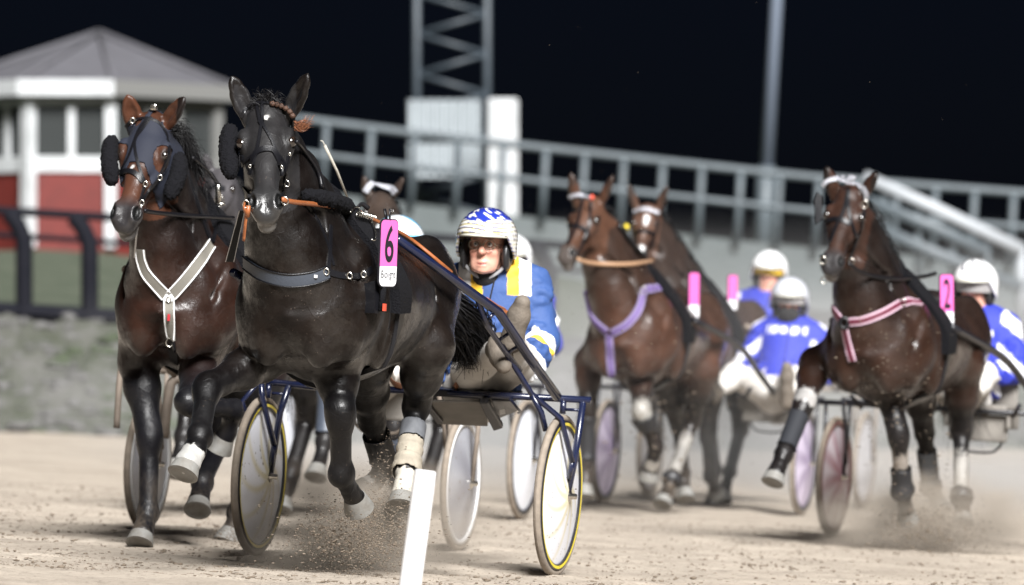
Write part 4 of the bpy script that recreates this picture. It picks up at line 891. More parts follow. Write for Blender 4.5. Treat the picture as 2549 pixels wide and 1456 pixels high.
    def tint(m, c, q): cs[:] = cs*(1-(m*q)[:,None]) + np.array(c)*(m*q)[:,None]
    gs = lambda c, r: np.exp(-((hv - np.array(c))**2/np.array(r)**2).sum(1))
    for sg in (-1, 1): tint(gs((.075,sg*.045,-.035), (.04,.022,.02)), (.60,.22,.16), .7); tint(gs((.085,sg*.033,.008), (.03,.020,.012)), (.40,.20,.15), .5); tint(gs((.09,sg*.033,.030), (.03,.018,.004)), (.30,.22,.17), .7)
    tint(gs((.105,0,-.03), (.02,.016,.02)), (.58,.20,.14), .8); tint(gs((.095,0,-.081), (.035,.030,.0085)), (.22,.055,.045), 1.0)
    body = mesh_obj('person', V, Q, SKIN, None, True, cs); body.matrix_world = fr.M; tag(body, label, 'person', group)
    lp_ = F.snap([J['head'] + fx*.093 + fy*y_ - fz*(.080 - .004*abs(y_/.028)**2) for y_ in np.linspace(-.027, .027, 9)], .0)
    m = MB(); m.tube(list(lp_), [.001,.0026,.0034,.0036,.0036,.0036,.0034,.0026,.001], 6, flat=.7); m.build('mouth', mat('lips', (.20,.05,.042), .55), body, True)
    # hands get gloves, legs get breeches, trunk gets a jacket
    G = Field(allp.min(0)-.25, allp.max(0)+.25, h); torso(G, .022)
    ax_ = unit(J['chest']-J['hip'])
    for i in range(64):     # folds
        s_ = 'LR'[i % 2]; t = RNG.uniform(.05,1.95); a, b = (J['sh'+s_], J['el'+s_]) if t < 1 else (J['el'+s_], J['ha'+s_]); ax2 = unit(b-a); p = a + (b-a)*(t % 1); n = RNG.normal(size=3); n = unit(n - ax2*(n@ax2)); w2 = np.cross(ax2, n); rr = (.084 if t < .3 else .074 if t < 1 else .062) + .004
        c_ = [p + rr*(math.cos(q)*n + math.sin(q)*w2) + ax2*q*RNG.uniform(-.03,.03) for q in np.linspace(0, RNG.uniform(.9,2.0), 4)]; G.chain(c_, [.004,.011,.010,.004], .022)
    for i in range(46):
        q0 = RNG.uniform(-1.5,1.5); t = RNG.uniform(-.1,1.5); p0 = J['hip']+(J['chest']-J['hip'])*t; fr_ = lambda q, dz: p0 + np.array([.165*math.cos(q), .19*math.sin(q), dz]); dz = RNG.uniform(-.07,.07); G.chain([fr_(q0,0), fr_(q0+.25,dz*.4), fr_(q0+.5,dz)], [.006,.013,.005], .028)
    nk = J['neck']; G.chain([nk + fx*.075*math.cos(q) + fy*.085*math.sin(q) - fz*.015 for q in np.linspace(.35, 5.93, 12)], [.017]*12, .02)
    for s_ in 'LR': G.ell(J['ha'+s_]+unit(J['ha'+s_]-J['el'+s_])*.05, (.06,.06,.06), .008, sub=True)
    G.ell(J['head'], (.105,.095,.13), .01, sub=True)
    V2, Q2 = G.nets(); jk = mesh_obj('jacket', V2, Q2, CLOTH, body, True, jacket(V2, G.grad(V2))); zp = []
    for t in np.linspace(-.1, 1.45, 14):
        c_ = J['hip']+(J['chest']-J['hip'])*t; q_ = G.cast(c_ + fx*.45, -fx, .001, .45)
        if q_ is not None: zp.append(q_)
    if len(zp) > 4: mz = MB(); mz.tube(zp, .007, 6, flat=.5); mz.build('zip', GAITER, jk, True)
    G = Field(allp.min(0)-.25, allp.max(0)+.25, h); G.cone(J['hip']-ax_*.03, J['hip']+ax_*.05, .158, .15, .04)
    for s_ in 'LR':
        kn, an = J['kn'+s_], J['an'+s_]; G.cone(J['hip']+(kn-J['hip'])*.1, kn, .112, .082, .06); G.chain([kn, kn+(an-kn)*.4, an], [.08,.07,.05], .04)
        for i in range(9): p = J['hip']+(kn-J['hip'])*RNG.uniform(.1,1)+unit(RNG.normal(size=3))*.085; G.cone(p, p+RNG.normal(size=3)*.05, .012, .008, .03)
    V3, Q3 = G.nets(); mesh_obj('breeches', V3, Q3, trous, body, True)
    for s_ in 'LR':
        an, to = J['an'+s_], J['to'+s_]; d = unit(to-an); kk = unit(J['kn'+s_]-an); G = Field(np.minimum(an,to)-.16, np.maximum(an,to)+.16, min(h,.010))
        heel = an - kk*.055 - d*.035; ball = to - d*.05 - kk*.012; sx = unit(np.cross(d, kk)); 
        G.chain([heel, (heel+ball)/2, ball, to+d*.02-kk*.008], [.042,.041,.047,.036], .03); G.cone(an+kk*.13, an-kk*.02, .056, .05, .03)
        V4, Q4 = G.nets(); mesh_obj('boot', V4, Q4, boots, body, True)
        ha = J['ha'+s_]; near = np.linalg.norm(V - ha - unit(ha-J['el'+s_])*.06, axis=1) < .105; nm = F.grad(V); fm = near[Q].all(1); q = Q[fm]; used = np.unique(q); rm = np.full(len(V), -1); rm[used] = np.arange(len(used))
        if len(q): mesh_obj('glove', V[used]+nm[used]*.004, rm[q], GLOVE, body, True)
    # gaiter, helmet, ear pads, chin strap
    G = Field(J['neck']-.2, J['neck']+.22, h); G.cone(J['neck']-ax_*.02, J['head']-fz*.128-fx*.035, .080, .064, .03)
    for i in range(8): a = RNG.uniform(0,6.28); p = J['neck']+fz*RNG.uniform(-.02,.02)-fx*.015+.070*(math.cos(a)*fx+math.sin(a)*fy); G.cone(p, p+.04*(-math.sin(a)*fx+math.cos(a)*fy)+fz*RNG.uniform(-.015,.015), .014, .010, .02)
    V5, Q5 = G.nets(); mesh_obj('neck_gaiter', V5, Q5, GAITER, body, True)
    hc = J['head']+fz*.035
    rims = ([-180,-120,-95,-75,-55,-40,0,40,55,75,95,120,180], [-.075,-.075,-.085,-.05,.012,.018,.018,.018,.012,-.05,-.085,-.075,-.075])
    Vh, Qh, Ch = hemis(hc, fx, fy, fz, (.150,.128,.135), rims, colf=helmet)
    ho = mesh_obj('helmet', Vh, Qh, mat('helmet paint', vcol=True, rough=.14, coat=1), body, True, Ch); so = ho.modifiers.new('solid', 'SOLIDIFY'); so.thickness = .012; so.offset = 1
    m = MB(); pk = []
    for a in np.linspace(-62, 62, 17):
        a = math.radians(a); pk += [hc + fx*.148*math.cos(a) + fy*.127*math.sin(a) + fz*.022, hc + fx*(.148+.038*max(0,math.cos(a*1.35)))*math.cos(a) + fy*.137*math.sin(a) + fz*.010]
    m.add(pk, [(2*i, 2*i+1, 2*i+3, 2*i+2) for i in range(16)]); po = m.build('helmet_peak', mat('helmet peak', (.55,.54,.46), .3), ho, True); so = po.modifiers.new('solid', 'SOLIDIFY'); so.thickness = .008
    if details:
        for sg in (-1, 1):
            G = Field(J['head']-.2, J['head']+.2, h); G.ell((.0,sg*.098,-.035), (.055,.024,.072), .02, fr=hf); G.ell((.01,sg*.125,-.035), (.028,.014,.042), .01, sub=True, fr=hf); V6, Q6 = G.nets(); mesh_obj('ear_pad', V6, Q6, mat('padded black vinyl', (.014,.014,.015), .4), ho, True)
        m = MB(); m.tube(spline([J['head']+fx*.02+fy*s*.095+fz*z for s, z in ((-1,-.08),(-.62,-.118),(0,-.145),(.62,-.118),(1,-.08))], 15), .008, 6, flat=.4); m.build('chin_strap', mat('grey strap', (.25,.25,.26), .6), ho, True)
    if glasses:
        m = MB()
        for sg in (-1, 1):
            cc = J['head']+fx*.108+fy*sg*.034+fz*.006; m.tube([cc+fy*.027*math.cos(q)+fz*.022*math.sin(q)-fx*.004*abs(math.cos(q)) for q in np.linspace(0,6.3,21)], .0021, 6, False); m.tube([cc+fy*sg*.027, J['head']+fx*.02+fy*sg*.085+fz*.012], .0016, 6)
        m.tube([J['head']+fx*.110+fy*.008+fz*.008, J['head']+fx*.110-fy*.008+fz*.008], .002, 6); m.build('glasses', mat('thin wire', (.30,.26,.20), .25, metal=.9), body, True)
    for sg in (-1, 1):
        m = MB(); m.lathe(J['head']+fx*.082+fy*sg*.032+fz*.009, fx, [(.001,.014),(.006,.013),(.011,.008),(.013,0),(.001,-.005)], 12); ey = m.build('eye', mat('eye white', (.5,.47,.44), .2), body, True)
        m = MB(); m.lathe(J['head']+fx*.0955+fy*sg*.032+fz*.008, fx, [(.001,.0022),(.0055,.0012),(.0065,-.003)], 10); m.build('iris', EYE, ey, True)
    if visor:
        m = MB(); vs = []
        for a in np.linspace(-70,70,15):
            a = math.radians(a); vs += [hc+fx*.142*math.cos(a)+fy*.122*math.sin(a)+fz*.02, hc+fx*.135*math.cos(a)+fy*.118*math.sin(a)-fz*(.045+visor[1])]
        m.add(vs, [(2*i,2*i+1,2*i+3,2*i+2) for i in range(14)]); m.build('goggles', visor[0], body, True)
    if mask is not None:
        G = Field(J['head']-.2, J['head']+.2, h); G.ell((.03,0,-.078), (.092,.080,.075), .03, fr=hf); V7, Q7 = G.nets(); mesh_obj('face_mask', V7, Q7, mask, body, True)
    return body
# ------------------------------------------------------------------ the leader's sulky
sx, sy = -.47, 25.6
frS = Frame(sx, sy, 15.0); sk = tag(empty('sulky', frS.M), 'navy blue sulky with white and yellow disc wheels behind the leader', 'sulky', 'racing sulkies')
LS = frS.inv
def P(px, py, Y): return frS.loc(W(px, py, Y))
YEL = mat('yellow stripe', (.62,.50,.03), .4)
axw = frS.vec((math.cos(math.radians(16)), -math.sin(math.radians(16)), -.058))
for c, nm in (((645,1184),25.78), ((1389,1233),25.42)):
    wheel(sk, P(c[0], c[1], nm), axw, .362, BLACKP, YEL, (.72,.73,.78), (.55,.46,.17), 9, 'white wheel disc', swirl=1.6, lmix=.65)
m = MB(); Yl = lambda x: 25.78 - (x-645)/744*.36
def T(pts, r, dY=0, n=10, sm=False):
    q = [P(p[0], p[1], Yl(p[0]) + (p[2] if len(p) > 2 else dY)) for p in pts]; m.tube(spline(q, 12) if sm else q, r, n)
T([(655,949),(775,962),(912,967),(1200,982),(1470,996)], .0155)
for pts, r in (([(650,944,-.1),(604,997,-.12),(611,1024,-.12)], .0105), ([(669,953),(667,990)], .013), ([(720,956),(697,1026),(673,1176)], .0155), ([(677,979),(710,981)], .007),
               ([(648,930,-.1),(652,989,-.12),(682,1108,-.08)], .0135), ([(650,944,-.1),(662,951)], .012), ([(682,1108,-.08),(675,1172)], .012),
               ([(1402,997),(1400,1030)], .014), ([(1451,999),(1429,1148),(1411,1236)], .0155), ([(1406,1019),(1444,1021)], .007),
               ([(1250,862,-.55),(1323,981,-.2),(1396,1042,-.12),(1424,1150,-.06)], .013), ([(1323,981,-.2),(1347,1026,-.16),(1358,1072,-.14)], .013), ([(1424,1150,-.06),(1416,1190,-.03)], .012)):
    T(pts, r)
m.build('frame', NAVY, sk, True)
m = MB(); T([(988,594,-1.62),(1090,668,-1.25),(1191,741,-.95),(1242,778,-.8),(1310,880,-.4),(1386,987,-.05)], [.017,.020,.021,.021,.0215,.0225], 12)
m.build('shaft', NAVY, sk, True)
m = MB(); T([(1187,741,-.95),(1212,811,-.78),(1250,866,-.56),(1294,922,-.35)], .0125)
for a, b in (((1218,790,-.86),(1232,778,-.82)), ((1240,848,-.62),(1268,828,-.6)), ((1262,880,-.5),(1290,860,-.48))): T([a, b], .008)
m.build('shaft_brace', NAVY, sk, True)
m = MB(); m.tube([frS.loc(h6.fr.m[:3,:3] @ np.array(p) + h6.fr.m[:3,3]) for p in ((.45,-.36,1.25),(-.1,-.40,1.2),(-.7,-.46,1.05),(-1.35,-.52,.85))], .019, 10); m.build('shaft', NAVY, sk, True)
# seat with its pan, brackets and foot rest wire
def board(name, mt, quad, th, nn=None):
    q = [P(*p) for p in quad]; n = unit(np.cross(q[1]-q[0], q[3]-q[0])) * th; mm = MB(); mm.add(q + [p + n for p in q], [(0,1,2,3),(7,6,5,4),(0,4,5,1),(1,5,6,2),(2,6,7,3),(3,7,4,0)]); return bevel(mm.build(name, mt, sk), .006)
board('seat', BLACKP, [(1062,985,25.55),(1285,998,25.5),(1300,988,26.0),(1075,975,26.05)], .03)
board('seat_pan', SEATM, [(1072,1000,25.55),(1208,1003,25.52),(1214,1062,25.85),(1088,1056,25.9)], .012)
board('seat_bracket', BLACKP, [(1048,1004,25.5),(1062,1002,25.5),(1104,1052,25.8),(1088,1058,25.8)], .03)
board('seat_bracket', BLACKP, [(1192,1004,25.45),(1214,1004,25.45),(1252,1066,25.8),(1228,1074,25.8)], .03)
bb = board('seat_cheek', BLACKP, [(1222,998,25.5),(1278,999,25.5),(1290,1022,25.8),(1238,1044,25.85)], .012)
board('maker_label', WHITEP, [(1242,1018,25.6),(1256,1016,25.6),(1258,1029,25.62),(1243,1031,25.62)], -.004)
m = MB(); T([(1270,994,-.05),(1296,1026,.15),(1290,1028,.3)], .006); m.build('foot_wire', NAVY, sk, True)
for pts in ([(971,858,25.75),(970,936,25.65),(982,955,25.6),(1000,961,25.58)], [(1162,920,25.6),(1150,940,25.58),(1132,965,25.55)]):
    q = spline([P(*p) for p in pts], 10); mm = MB(); mm.tube(q, .016, 8, flat=.25); mm.build('seat_strap', mat('tan strap', (.22,.095,.05), .55), sk, True)
# ------------------------------------------------------------------ its driver
def six_jacket(V, n):
    c = np.tile(np.array((.026,.066,.205)), (len(V),1)); J = J6; s_ = J['shL']
    cr = fD.vec((1,0,0))
    for sg, shn in ((1,'shL'), (-1,'shR')):
        r = V - J[shn]; lat = (r @ cr)*sg; m = (r[:,2] > -.05) & (lat > -.11) & (lat < .0)
        y_ = m & (lat < -.055); c[y_] = (.72,.42,.03); c[m & (lat >= -.055)] = (.66,.66,.68)
    for s2 in 'LR':
        el, ha = J['el'+s2], J['ha'+s2]; ab = ha-el; t = ((V-el)@ab)/(ab@ab); d = np.linalg.norm(V-el-np.clip(t,0,1)[:,None]*ab, axis=1); m = (d < .12) & (V[:,1]*(1 if s2=='L' else -1) > -.5)
        c[m & (t > .18) & (t < .46)] = (.68,.68,.7); c[m & (t > .46) & (t < .62)] = (.74,.47,.04); c[m & (t > .9)] = (.5,.5,.52)
    return c
def six_helmet(th, ph):
    d = math.degrees(th); p = math.degrees(ph); blue = np.array((.018,.035,.30)); gold = np.array((.42,.36,.17)); wh = np.array((.72,.72,.72))
    if p < 34 - 4*math.cos(th*2):
        s_ = (p + 3*math.sin(th*3)) % 8
        return wh if s_ < 4.2 else (gold if s_ < 6.6 else blue*.6)
    v = math.sin(th*5 + 2.2*math.sin(p*.12))*math.sin(p*.2 + 1.8*math.sin(th*4)) + .35*math.sin(th*19 + p*.5)
    if abs(d) < 26 and p < 66 and v > -.1: return wh
    return wh*.95 if v > .42 else (gold if v > .30 else blue)
fD = frS
J6 = dict(hip=P(1190,955,26.0), chest=P(1238,760,26.1), neck=P(1216,672,26.05), head=P(1211,615,25.95),
    shL=P(1322,712,26.08), elL=P(1352,850,26.0), haL=P(1318,905,25.72), shR=P(1142,706,26.25), elR=P(1128,830,26.2), haR=P(1170,845,25.85),
    knL=P(1285,905,25.55), anL=P(1276,846,25.10), toL=P(1297,765,25.02), knR=P(1170,925,25.6), anR=P(1238,868,25.15), toR=P(1250,905,25.05))
d6 = person('driver in blue jacket with yellow and white shoulders and wire glasses', fD, J6, .0058, jacket=six_jacket, helmet=six_helmet, face_dir=fD.vec((-.20,-.97,.03)), glasses=True)
m = MB(); m.tube(spline([P(1210,742,25.4), P(1240,762,25.5), P(1258,772,25.6), P(1266,800,25.65), P(1310,900,25.66)], 14), .006, 6); m.tube(spline([P(1240,768,25.5), P(1262,778,25.58), P(1272,770,25.6)], 8), .009, 6, flat=.5); tag(m.build('rein_end', TANREIN, None, True), 'tan leather rein loop held in front of the blue jacket', 'rein').matrix_world = fD.M
WHP = mat('whip rod', (.45,.42,.36), .6, noise=.6, nscale=60); m = MB(); m.tube([P(869,503,25.2), P(838,425,25.1), P(808,362,25.0)], [.0045,.006,.0065], 7); m.tube(spline([P(808,362,25.0), P(803,352,25.0), P(797,350,25.0)], 6), .0022, 5); tag(m.build('whip', WHP, None, True), 'thin pale driving whip sticking up above the leader\'s back', 'whip').matrix_world = fD.M
# ------------------------------------------------------------------ harness of the brown trotter beside the leader
HOOD = mat('dark blue hood cloth', (.005,.0075,.018), .8, bump=.15, bscale=300)
hc, hm = hL.hc, hL.hm
de = np.minimum(*[np.linalg.norm((hc - np.array([.21, sg*.095, -.055]))/np.array([1.35,1,1.1]), axis=1) for sg in (-1, 1)])
earm = np.zeros(len(hL.V), bool)
for eb, A, ln in hL.ears: q = (hL.V-eb)@A.T; earm |= (q[:,0] > .01) & (np.linalg.norm(q[:,1:],axis=1) < .075)
hL.shell('eye_hood', hm & (hc[:,0] > -.08) & (hc[:,0] < .275 + .12*np.clip((np.abs(hc[:,1])-.03)/.06, 0, 1)) & (de > .047) & ~earm & (hc[:,2] > -.26), .004, HOOD)
bridle(hL, [([(306,322),(330,300),(362,293),(395,304),(415,332),(420,352)], .014), ([(368,290),(345,320),(332,352),(318,390),(295,430),(284,460)], .014), ([(376,290),(350,325),(335,350),(338,385),(350,425),(360,450)], .014),
    ([(287,452),(302,428),(322,424),(342,434),(356,452)], .024), ([(284,462),(283,480),(279,500)], .012), ([(362,452),(360,470),(352,500)], .014), ([(424,362),(418,400),(398,440),(372,478),(356,502)], .014)])
for p in ((362,458),(353,505),(398,442),(330,300)): hL.ring(p[0], p[1], .012, .011)
fleece(hL, [hL.fr.L(277,352,.98), hL.fr.L(272,400,1.06), hL.fr.L(278,448,1.10)], .033); fleece(hL, [hL.fr.L(446,395,.86), hL.fr.L(442,440,.90), hL.fr.L(424,482,.94)], .034)
m = MB(); m.box(hL.fr.L(383,267,.93), (.03,.03,.03)); bevel(m.build('poll_clip', STEEL, hL.root), .008)
m = MB(); m.tube(hL.drape([(360,524,1.16),(375,528,1.1),(470,537,.75),(582,543,.3)], .014), .010, 8, flat=.6); m.build('rein', LEATHER, hL.root, True)
m = MB(); m.tube(hL.drape([(478,392,.7),(500,410,.6),(523,432,.5),(541,458,.42)], .012, 12), .010, 8); m.build('overcheck_rein', LEATHER, hL.root, True)
m = MB(); m.tube([hL.fr.L(542,458,.42), hL.fr.L(543,480,.40), hL.fr.L(543,505,.4)], .014, 8); m.tube([hL.fr.L(528,506,.4), hL.fr.L(560,508,.4)], .006, 6); m.build('terret', STEEL, hL.root, True)
m = MB(); m.tube([hL.fr.L(352,510,1.2), hL.fr.L(340,580,1.05), hL.fr.L(335,640,.9)], .004, 6); m.build('check_line', WHITEP, hL.root, True)
GREYW = mat('grey web collar', (.14,.13,.11), .75, bump=.3, bscale=260); wp = (.007, WHITEP)
hL.strap('breast_collar', [(346,622),(350,650),(362,680),(385,708),(414,738)], .050, GREYW, .010, border=wp); hL.strap('breast_collar', [(528,606),(505,640),(475,680),(448,712),(424,738)], .050, GREYW, .010, border=wp)
hL.strap('breast_strap', [(420,742),(421,790),(424,846)], .044, GREYW, .010, border=wp); hL.strap('collar_join', [(409,738),(420,744),(431,738)], .030, WHITEP, .013); hL.strap('belly_strap', [(424,846),(428,872),(434,905)], .040, LEATHER, .008)
hL.ring(422, 852, .02, .014); hL.ring(420, 745, .012, .016)
hL.strap('neck_strap', [(462,390),(475,440),(492,500),(515,570),(530,604)], .020, LEATHER, .007); hL.strap('neck_strap', [(545,520),(540,560),(532,600)], .018, LEATHER, .007)
lb = hL.on(420, 790, .016)
if lb is not None: m = MB(); m.box(lb, (.008,.01,.03)); m.build('logo_tag', mat('red tag', (.4,.02,.03), .4), hL.root)
hL.hoop('saddle_pad', .31, -100, 100, .17, FLEECE, .035, lean=.02); hL.hoop('girth', .29, -178, 178, .085, LEATHER, .014, lean=.02)
st = []
for i in range(1500):
    t = RNG.uniform(0, .62); a = hL.H(-.02,0,-.14)*(1-t) + np.array([.36,0,1.54])*t; b = a + hL.fr.vec((1,0,0))*RNG.uniform(.02,.12) + np.array([-.02,0,RNG.uniform(-.02,.06)]); c_ = b + hL.fr.vec((1,0,0))*RNG.uniform(.0,.07) + np.array([0,0,RNG.uniform(-.14,.0)]); st.append(spline([a+RNG.normal(size=3)*.015, b, c_], 9))
hair('mane', st, HAIR, hL.root, .0032)
st = [spline([np.array([-.93,0,1.3])+RNG.normal(size=3)*.02, np.array([-1.1,0,1.15])+RNG.normal(size=3)*.04, np.array([-1.2,.02,.75])+RNG.normal(size=3)*.07], 9) for i in range(300)]
hair('tail', st, HAIR, hL.root, .006)
# its sulky and driver
frLS, skL = generic_sulky('dusty grey sulky behind the brown hooded trotter', -1.05, 28.2, 15, 1.62, .335, DUSTY, dict(rim=mat('pale rim', (.5,.5,.5), .35), base=(.40,.41,.45), line=(.22,.22,.25), nl=5, mt='grey wheel disc', swirl=.2, lw=.5, alpha=.8), seat_y=.35, horse=hL)
for pts, r in (([(310,862,-.3),(298,944,-.3),(290,1066,-.3)], .016), ([(302,883,-.3),(318,977,-.3),(343,1042,-.3)], .014), ([(452,940,.0),(428,950,.0),(418,1000,.0),(408,1091,.0)], .024)):
    m = MB(); m.tube(spline([frLS.loc(W(p[0], p[1], 28.3+p[2])) for p in pts], 12), r, 10); m.build('hood_tube', DUSTY, skL, True)
def gen_joints(y0=0, zb=.80, lean=0, side=.0):
    d = dict(hip=(-.18,y0,zb+.10), chest=(-.36,y0+side*.5,zb+.44), neck=(-.38,y0+side,zb+.62), head=(-.34,y0+side,zb+.76))
    for s_, g in (('L',1),('R',-1)):
        d.update({'sh'+s_:(-.39,y0+side*.8+g*.185,zb+.54), 'el'+s_:(-.28,y0+side*.6+g*.30,zb+.28), 'ha'+s_:(.02,y0+g*.13,zb+.24), 'kn'+s_:(.26,y0+g*.21,zb+.24), 'an'+s_:(.62,y0+g*.25,zb+.12), 'to'+s_:(.72,y0+g*.26,zb+.30)})
    return d
def jac(base, accent=None):
    def f(V, n):
        c = np.tile(np.array(base), (len(V),1))
        if accent is not None:
            z = V[:,2]; m = (np.sin(z*22) > .55); c[m & (np.abs(V[:,1]-np.median(V[:,1])) > .2)] = accent
        return c
    return f
fd = frLS.vec((-.2,-.98,0))
person('driver in white and pale blue helmet half hidden behind the leader\'s rump', frLS, gen_joints(.32, .70), .013, jacket=jac((.3,.3,.32)), helmet=lambda th, ph: (.15,.45,.70) if math.sin(th*3+ph*4) > .72 or ph < .35 else (.72,.74,.76), face_dir=fd)
# ------------------------------------------------------------------ the runners further back
CRYSTAL = mat('crystal browband', (.40,.41,.45), .2, metal=.3, bump=.6, bscale=300); H2 = .014
def horse_tail(h, n=320):
    st = [spline([np.array([-.93,0,1.3])+RNG.normal(size=3)*.02, np.array([-1.12,.02,1.1])+RNG.normal(size=3)*.04, np.array([-1.3,.04,.75])+RNG.normal(size=3)*.08], 9) for i in range(n)]
    hair('tail', st, HAIR, h.root, .007)
def mane(h, n=160, s_=1):
    st = []
    for i in range(n):
        t = RNG.uniform(0,.8); a = h.H(-.02,0,-.12)*(1-t)+np.array([.36,0,1.54])*t; d = h.fr.vec((s_,0,0)); b = a+d*RNG.uniform(.02,.09)+np.array([0,0,.02]); st.append(spline([a+RNG.normal(size=3)*.015, b, b+d*.04+np.array([0,0,-RNG.uniform(.04,.14)])], 7))
    hair('mane', st, HAIR, h.root, .007)
# trotter on the right, pink collar
frR = Frame(2.16, 32.35, 18.5)
hR = Horse('dark brown trotter with pink and white striped collar at the right', frR, dict(
    poll=(2116,462,.93), nose=(2062,662,1.27), yaw=13, roll=.04, ws=1.16, nw=1.15,
    ears=[((2066,470),(2056,414)),((2150,476),(2183,428))],
    coat=(.022,.010,.0062), coat_top=(.009,.006,.005), coat_leg=(.008,.0068,.0068), coat_head=(.026,.012,.008), muzzle=(.026,.024,.025),
    legs={'RF':[(2030,905,.45,.088),(2000,1005,.80,.058),(1950,1130,1.0,.052),(1938,1160,1.05,.042),(1930,1178,1.08,.055)],
          'LF':[(2200,925,.42,.088),(2236,1085,.50,.058),(2246,1225,.36,.052),(2252,1258,.28,.040),(2256,1276,.24,.05)],
          'RH':[(2280,930,-.36,.12),(2300,1075,-.72,.062),(2316,1215,-.90,.050),(2328,1240,-.86,.040),(2336,1254,-.84,.05)],
          'LH':[(2395,905,-.32,.12),(2392,1075,-.55,.062),(2392,1235,-.36,.052),(2394,1262,-.3,.042),(2395,1280,-.27,.054)]},
    socks=[('LH',1.35,1.9,(.2,.19,.175)),('LF',1.3,1.55,(.17,.15,.13)),('RF',.85,1.05,(.32,.31,.30))]), h=H2)
bridle(hR, [([(2110,470),(2100,520),(2080,560),(2064,600)], .016), ([(2112,470),(2112,520),(2122,560),(2134,595)], .016), ([(2040,570),(2060,548),(2090,544),(2116,556)], .028), ([(2034,500),(2032,560),(2036,600),(2042,640)], .016), ([(2152,520),(2146,570),(2128,615),(2112,650)], .016)])
hR.strap('browband', [(2042,470),(2056,452),(2085,444),(2120,448),(2148,472),(2158,500)], .024, CRYSTAL, .010)
m = MB()
for i in range(14): m.lathe(hR.fr.L(2100+RNG.uniform(-18,26), 446+RNG.uniform(-8,6), 1.0), (0,0,1), [(.001,-.012),(.012,0),(.001,.012)], 6)
m.build('crystal_bow', CRYSTAL, hR.root, False)
m = MB(); m.add([hR.fr.L(2034,478,1.0), hR.fr.L(2027,500,1.04), hR.fr.L(2030,560,1.08), hR.fr.L(2046,545,1.04), hR.fr.L(2046,490,1.0)], [(0,1,2,3,4)]); o = m.build('blinker', LEATHER, hR.root); so = o.modifiers.new('s','SOLIDIFY'); so.thickness = .008
for p in ((2036,606),(2118,652),(2048,648),(2152,508)): hR.ring(p[0], p[1], .02, .012)
PKW = mat('pink collar web', (.50,.20,.30), .6); DKR = mat('dark red stripe', (.10,.012,.03), .6); PW = mat('pale pink trim', (.42,.29,.35), .6)
for pts, in (([(2048,700),(2050,735),(2066,765),(2092,800)],), ([(2112,802),(2150,797),(2200,778),(2242,754)],), ([(2250,752),(2270,748),(2292,750)],), ([(2098,812),(2106,850),(2120,900)],)):
    o = hR.strap('breast_collar', pts, .048, PW, .010); hR.strap('collar_stripe', pts, .022, DKR, .014, parent=o)
hR.ring(2246, 752, .02, .016); hR.ring(2100, 804, .028, .018, mt=LEATHER, tube=.012); hR.ring(2050, 697, .018, .016)
hR.hoop('saddle_pad', .31, -100, 100, .15, FLEECE, .03, lean=.02); hR.hoop('girth', .29, -178, 178, .08, LEATHER, .014, lean=.02)
m = MB(); m.tube(hR.drape([(2112,655,1.15),(2150,682,1.0),(2220,694,.6),(2290,690,.2),(2330,680,.1)], .014), .012, 8, flat=.6); m.build('rein', LEATHER, hR.root, True)
vent = lambda th, ph: (.16,.17,.2) if (.45 < ph < 1.15 and abs(math.sin(th*5)) > .975) or (.14 < ph < .19) else (.76,.77,.78)
def flat_plate(h, px, py, fwd, w=.09, hh=.275, tilt=0, number=None, ang=40):
    q = h.drape([(px,py,fwd),(px+1,py,fwd)], .08, 2)[0]; ax = h.fr.vec((math.cos(math.radians(ang)), math.sin(math.radians(ang)), 0)); up = np.array([tilt,0,1.0]); return plate(h.root, q, ax, up, w, hh, .72, number, None)
flat_plate(hR, 2356, 748, .0, .095, .29, -.08, '2', 36)
mane(hR); horse_tail(hR)
hR.boot('RH', 1.3, 2.2, mat('grey boot', (.16,.165,.17)), .012); hR.boot('LF', 1.55, 2.1, BLKB, .014); hR.boot('LH', 1.9, 2.6, BLKB, .012); hR.boot('RF', 1.2, 1.9, mat('dark blue grey wrap', (.009,.0105,.015), .8), .010)
wk = dict(rim=mat('red rim', (.16,.06,.055), .6, noise=.6, nscale=40, tint2=(.16,.12,.10)), base=(.78,.71,.77), line=(.36,.16,.20), nl=9, mt='pink wheel disc', swirl=.1, lw=.3, alpha=.8)
frRS, skR = generic_sulky('dusty sulky with pinkish disc wheels behind the dark brown trotter', 2.63, 34.0, 19, 1.52, .36, BLACKP, wk, seat_y=.1, horse=hR)
PB = (.018,.03,.34); wht = (.7,.7,.74)
def jac_bw(V, n):
    c = np.tile(np.array(PB), (len(V),1)); md = np.median(V[:,1]); a = np.abs(V[:,1]-md); z = V[:,2]
    c[(a > .17) & (np.sin((z*1.0+a*.8)*30) > .35)] = wht; c[(a < .14) & (z > 1.235) & (z < 1.285) & (np.sin(V[:,1]*85) > -.5)] = wht; return c
person('driver in blue and white silks with white helmet at the right edge', frRS, gen_joints(-.02, .77, side=-.02), .014, jacket=jac_bw, helmet=lambda th, ph: (.03,.03,.05) if (ph > .5 and abs(math.sin(th*4+ph*3)) < .34) else (.76,.76,.77), face_dir=frRS.vec((-.35,-.93,0)), visor=(mat('clear goggles', (.25,.24,.24), .1), .01))
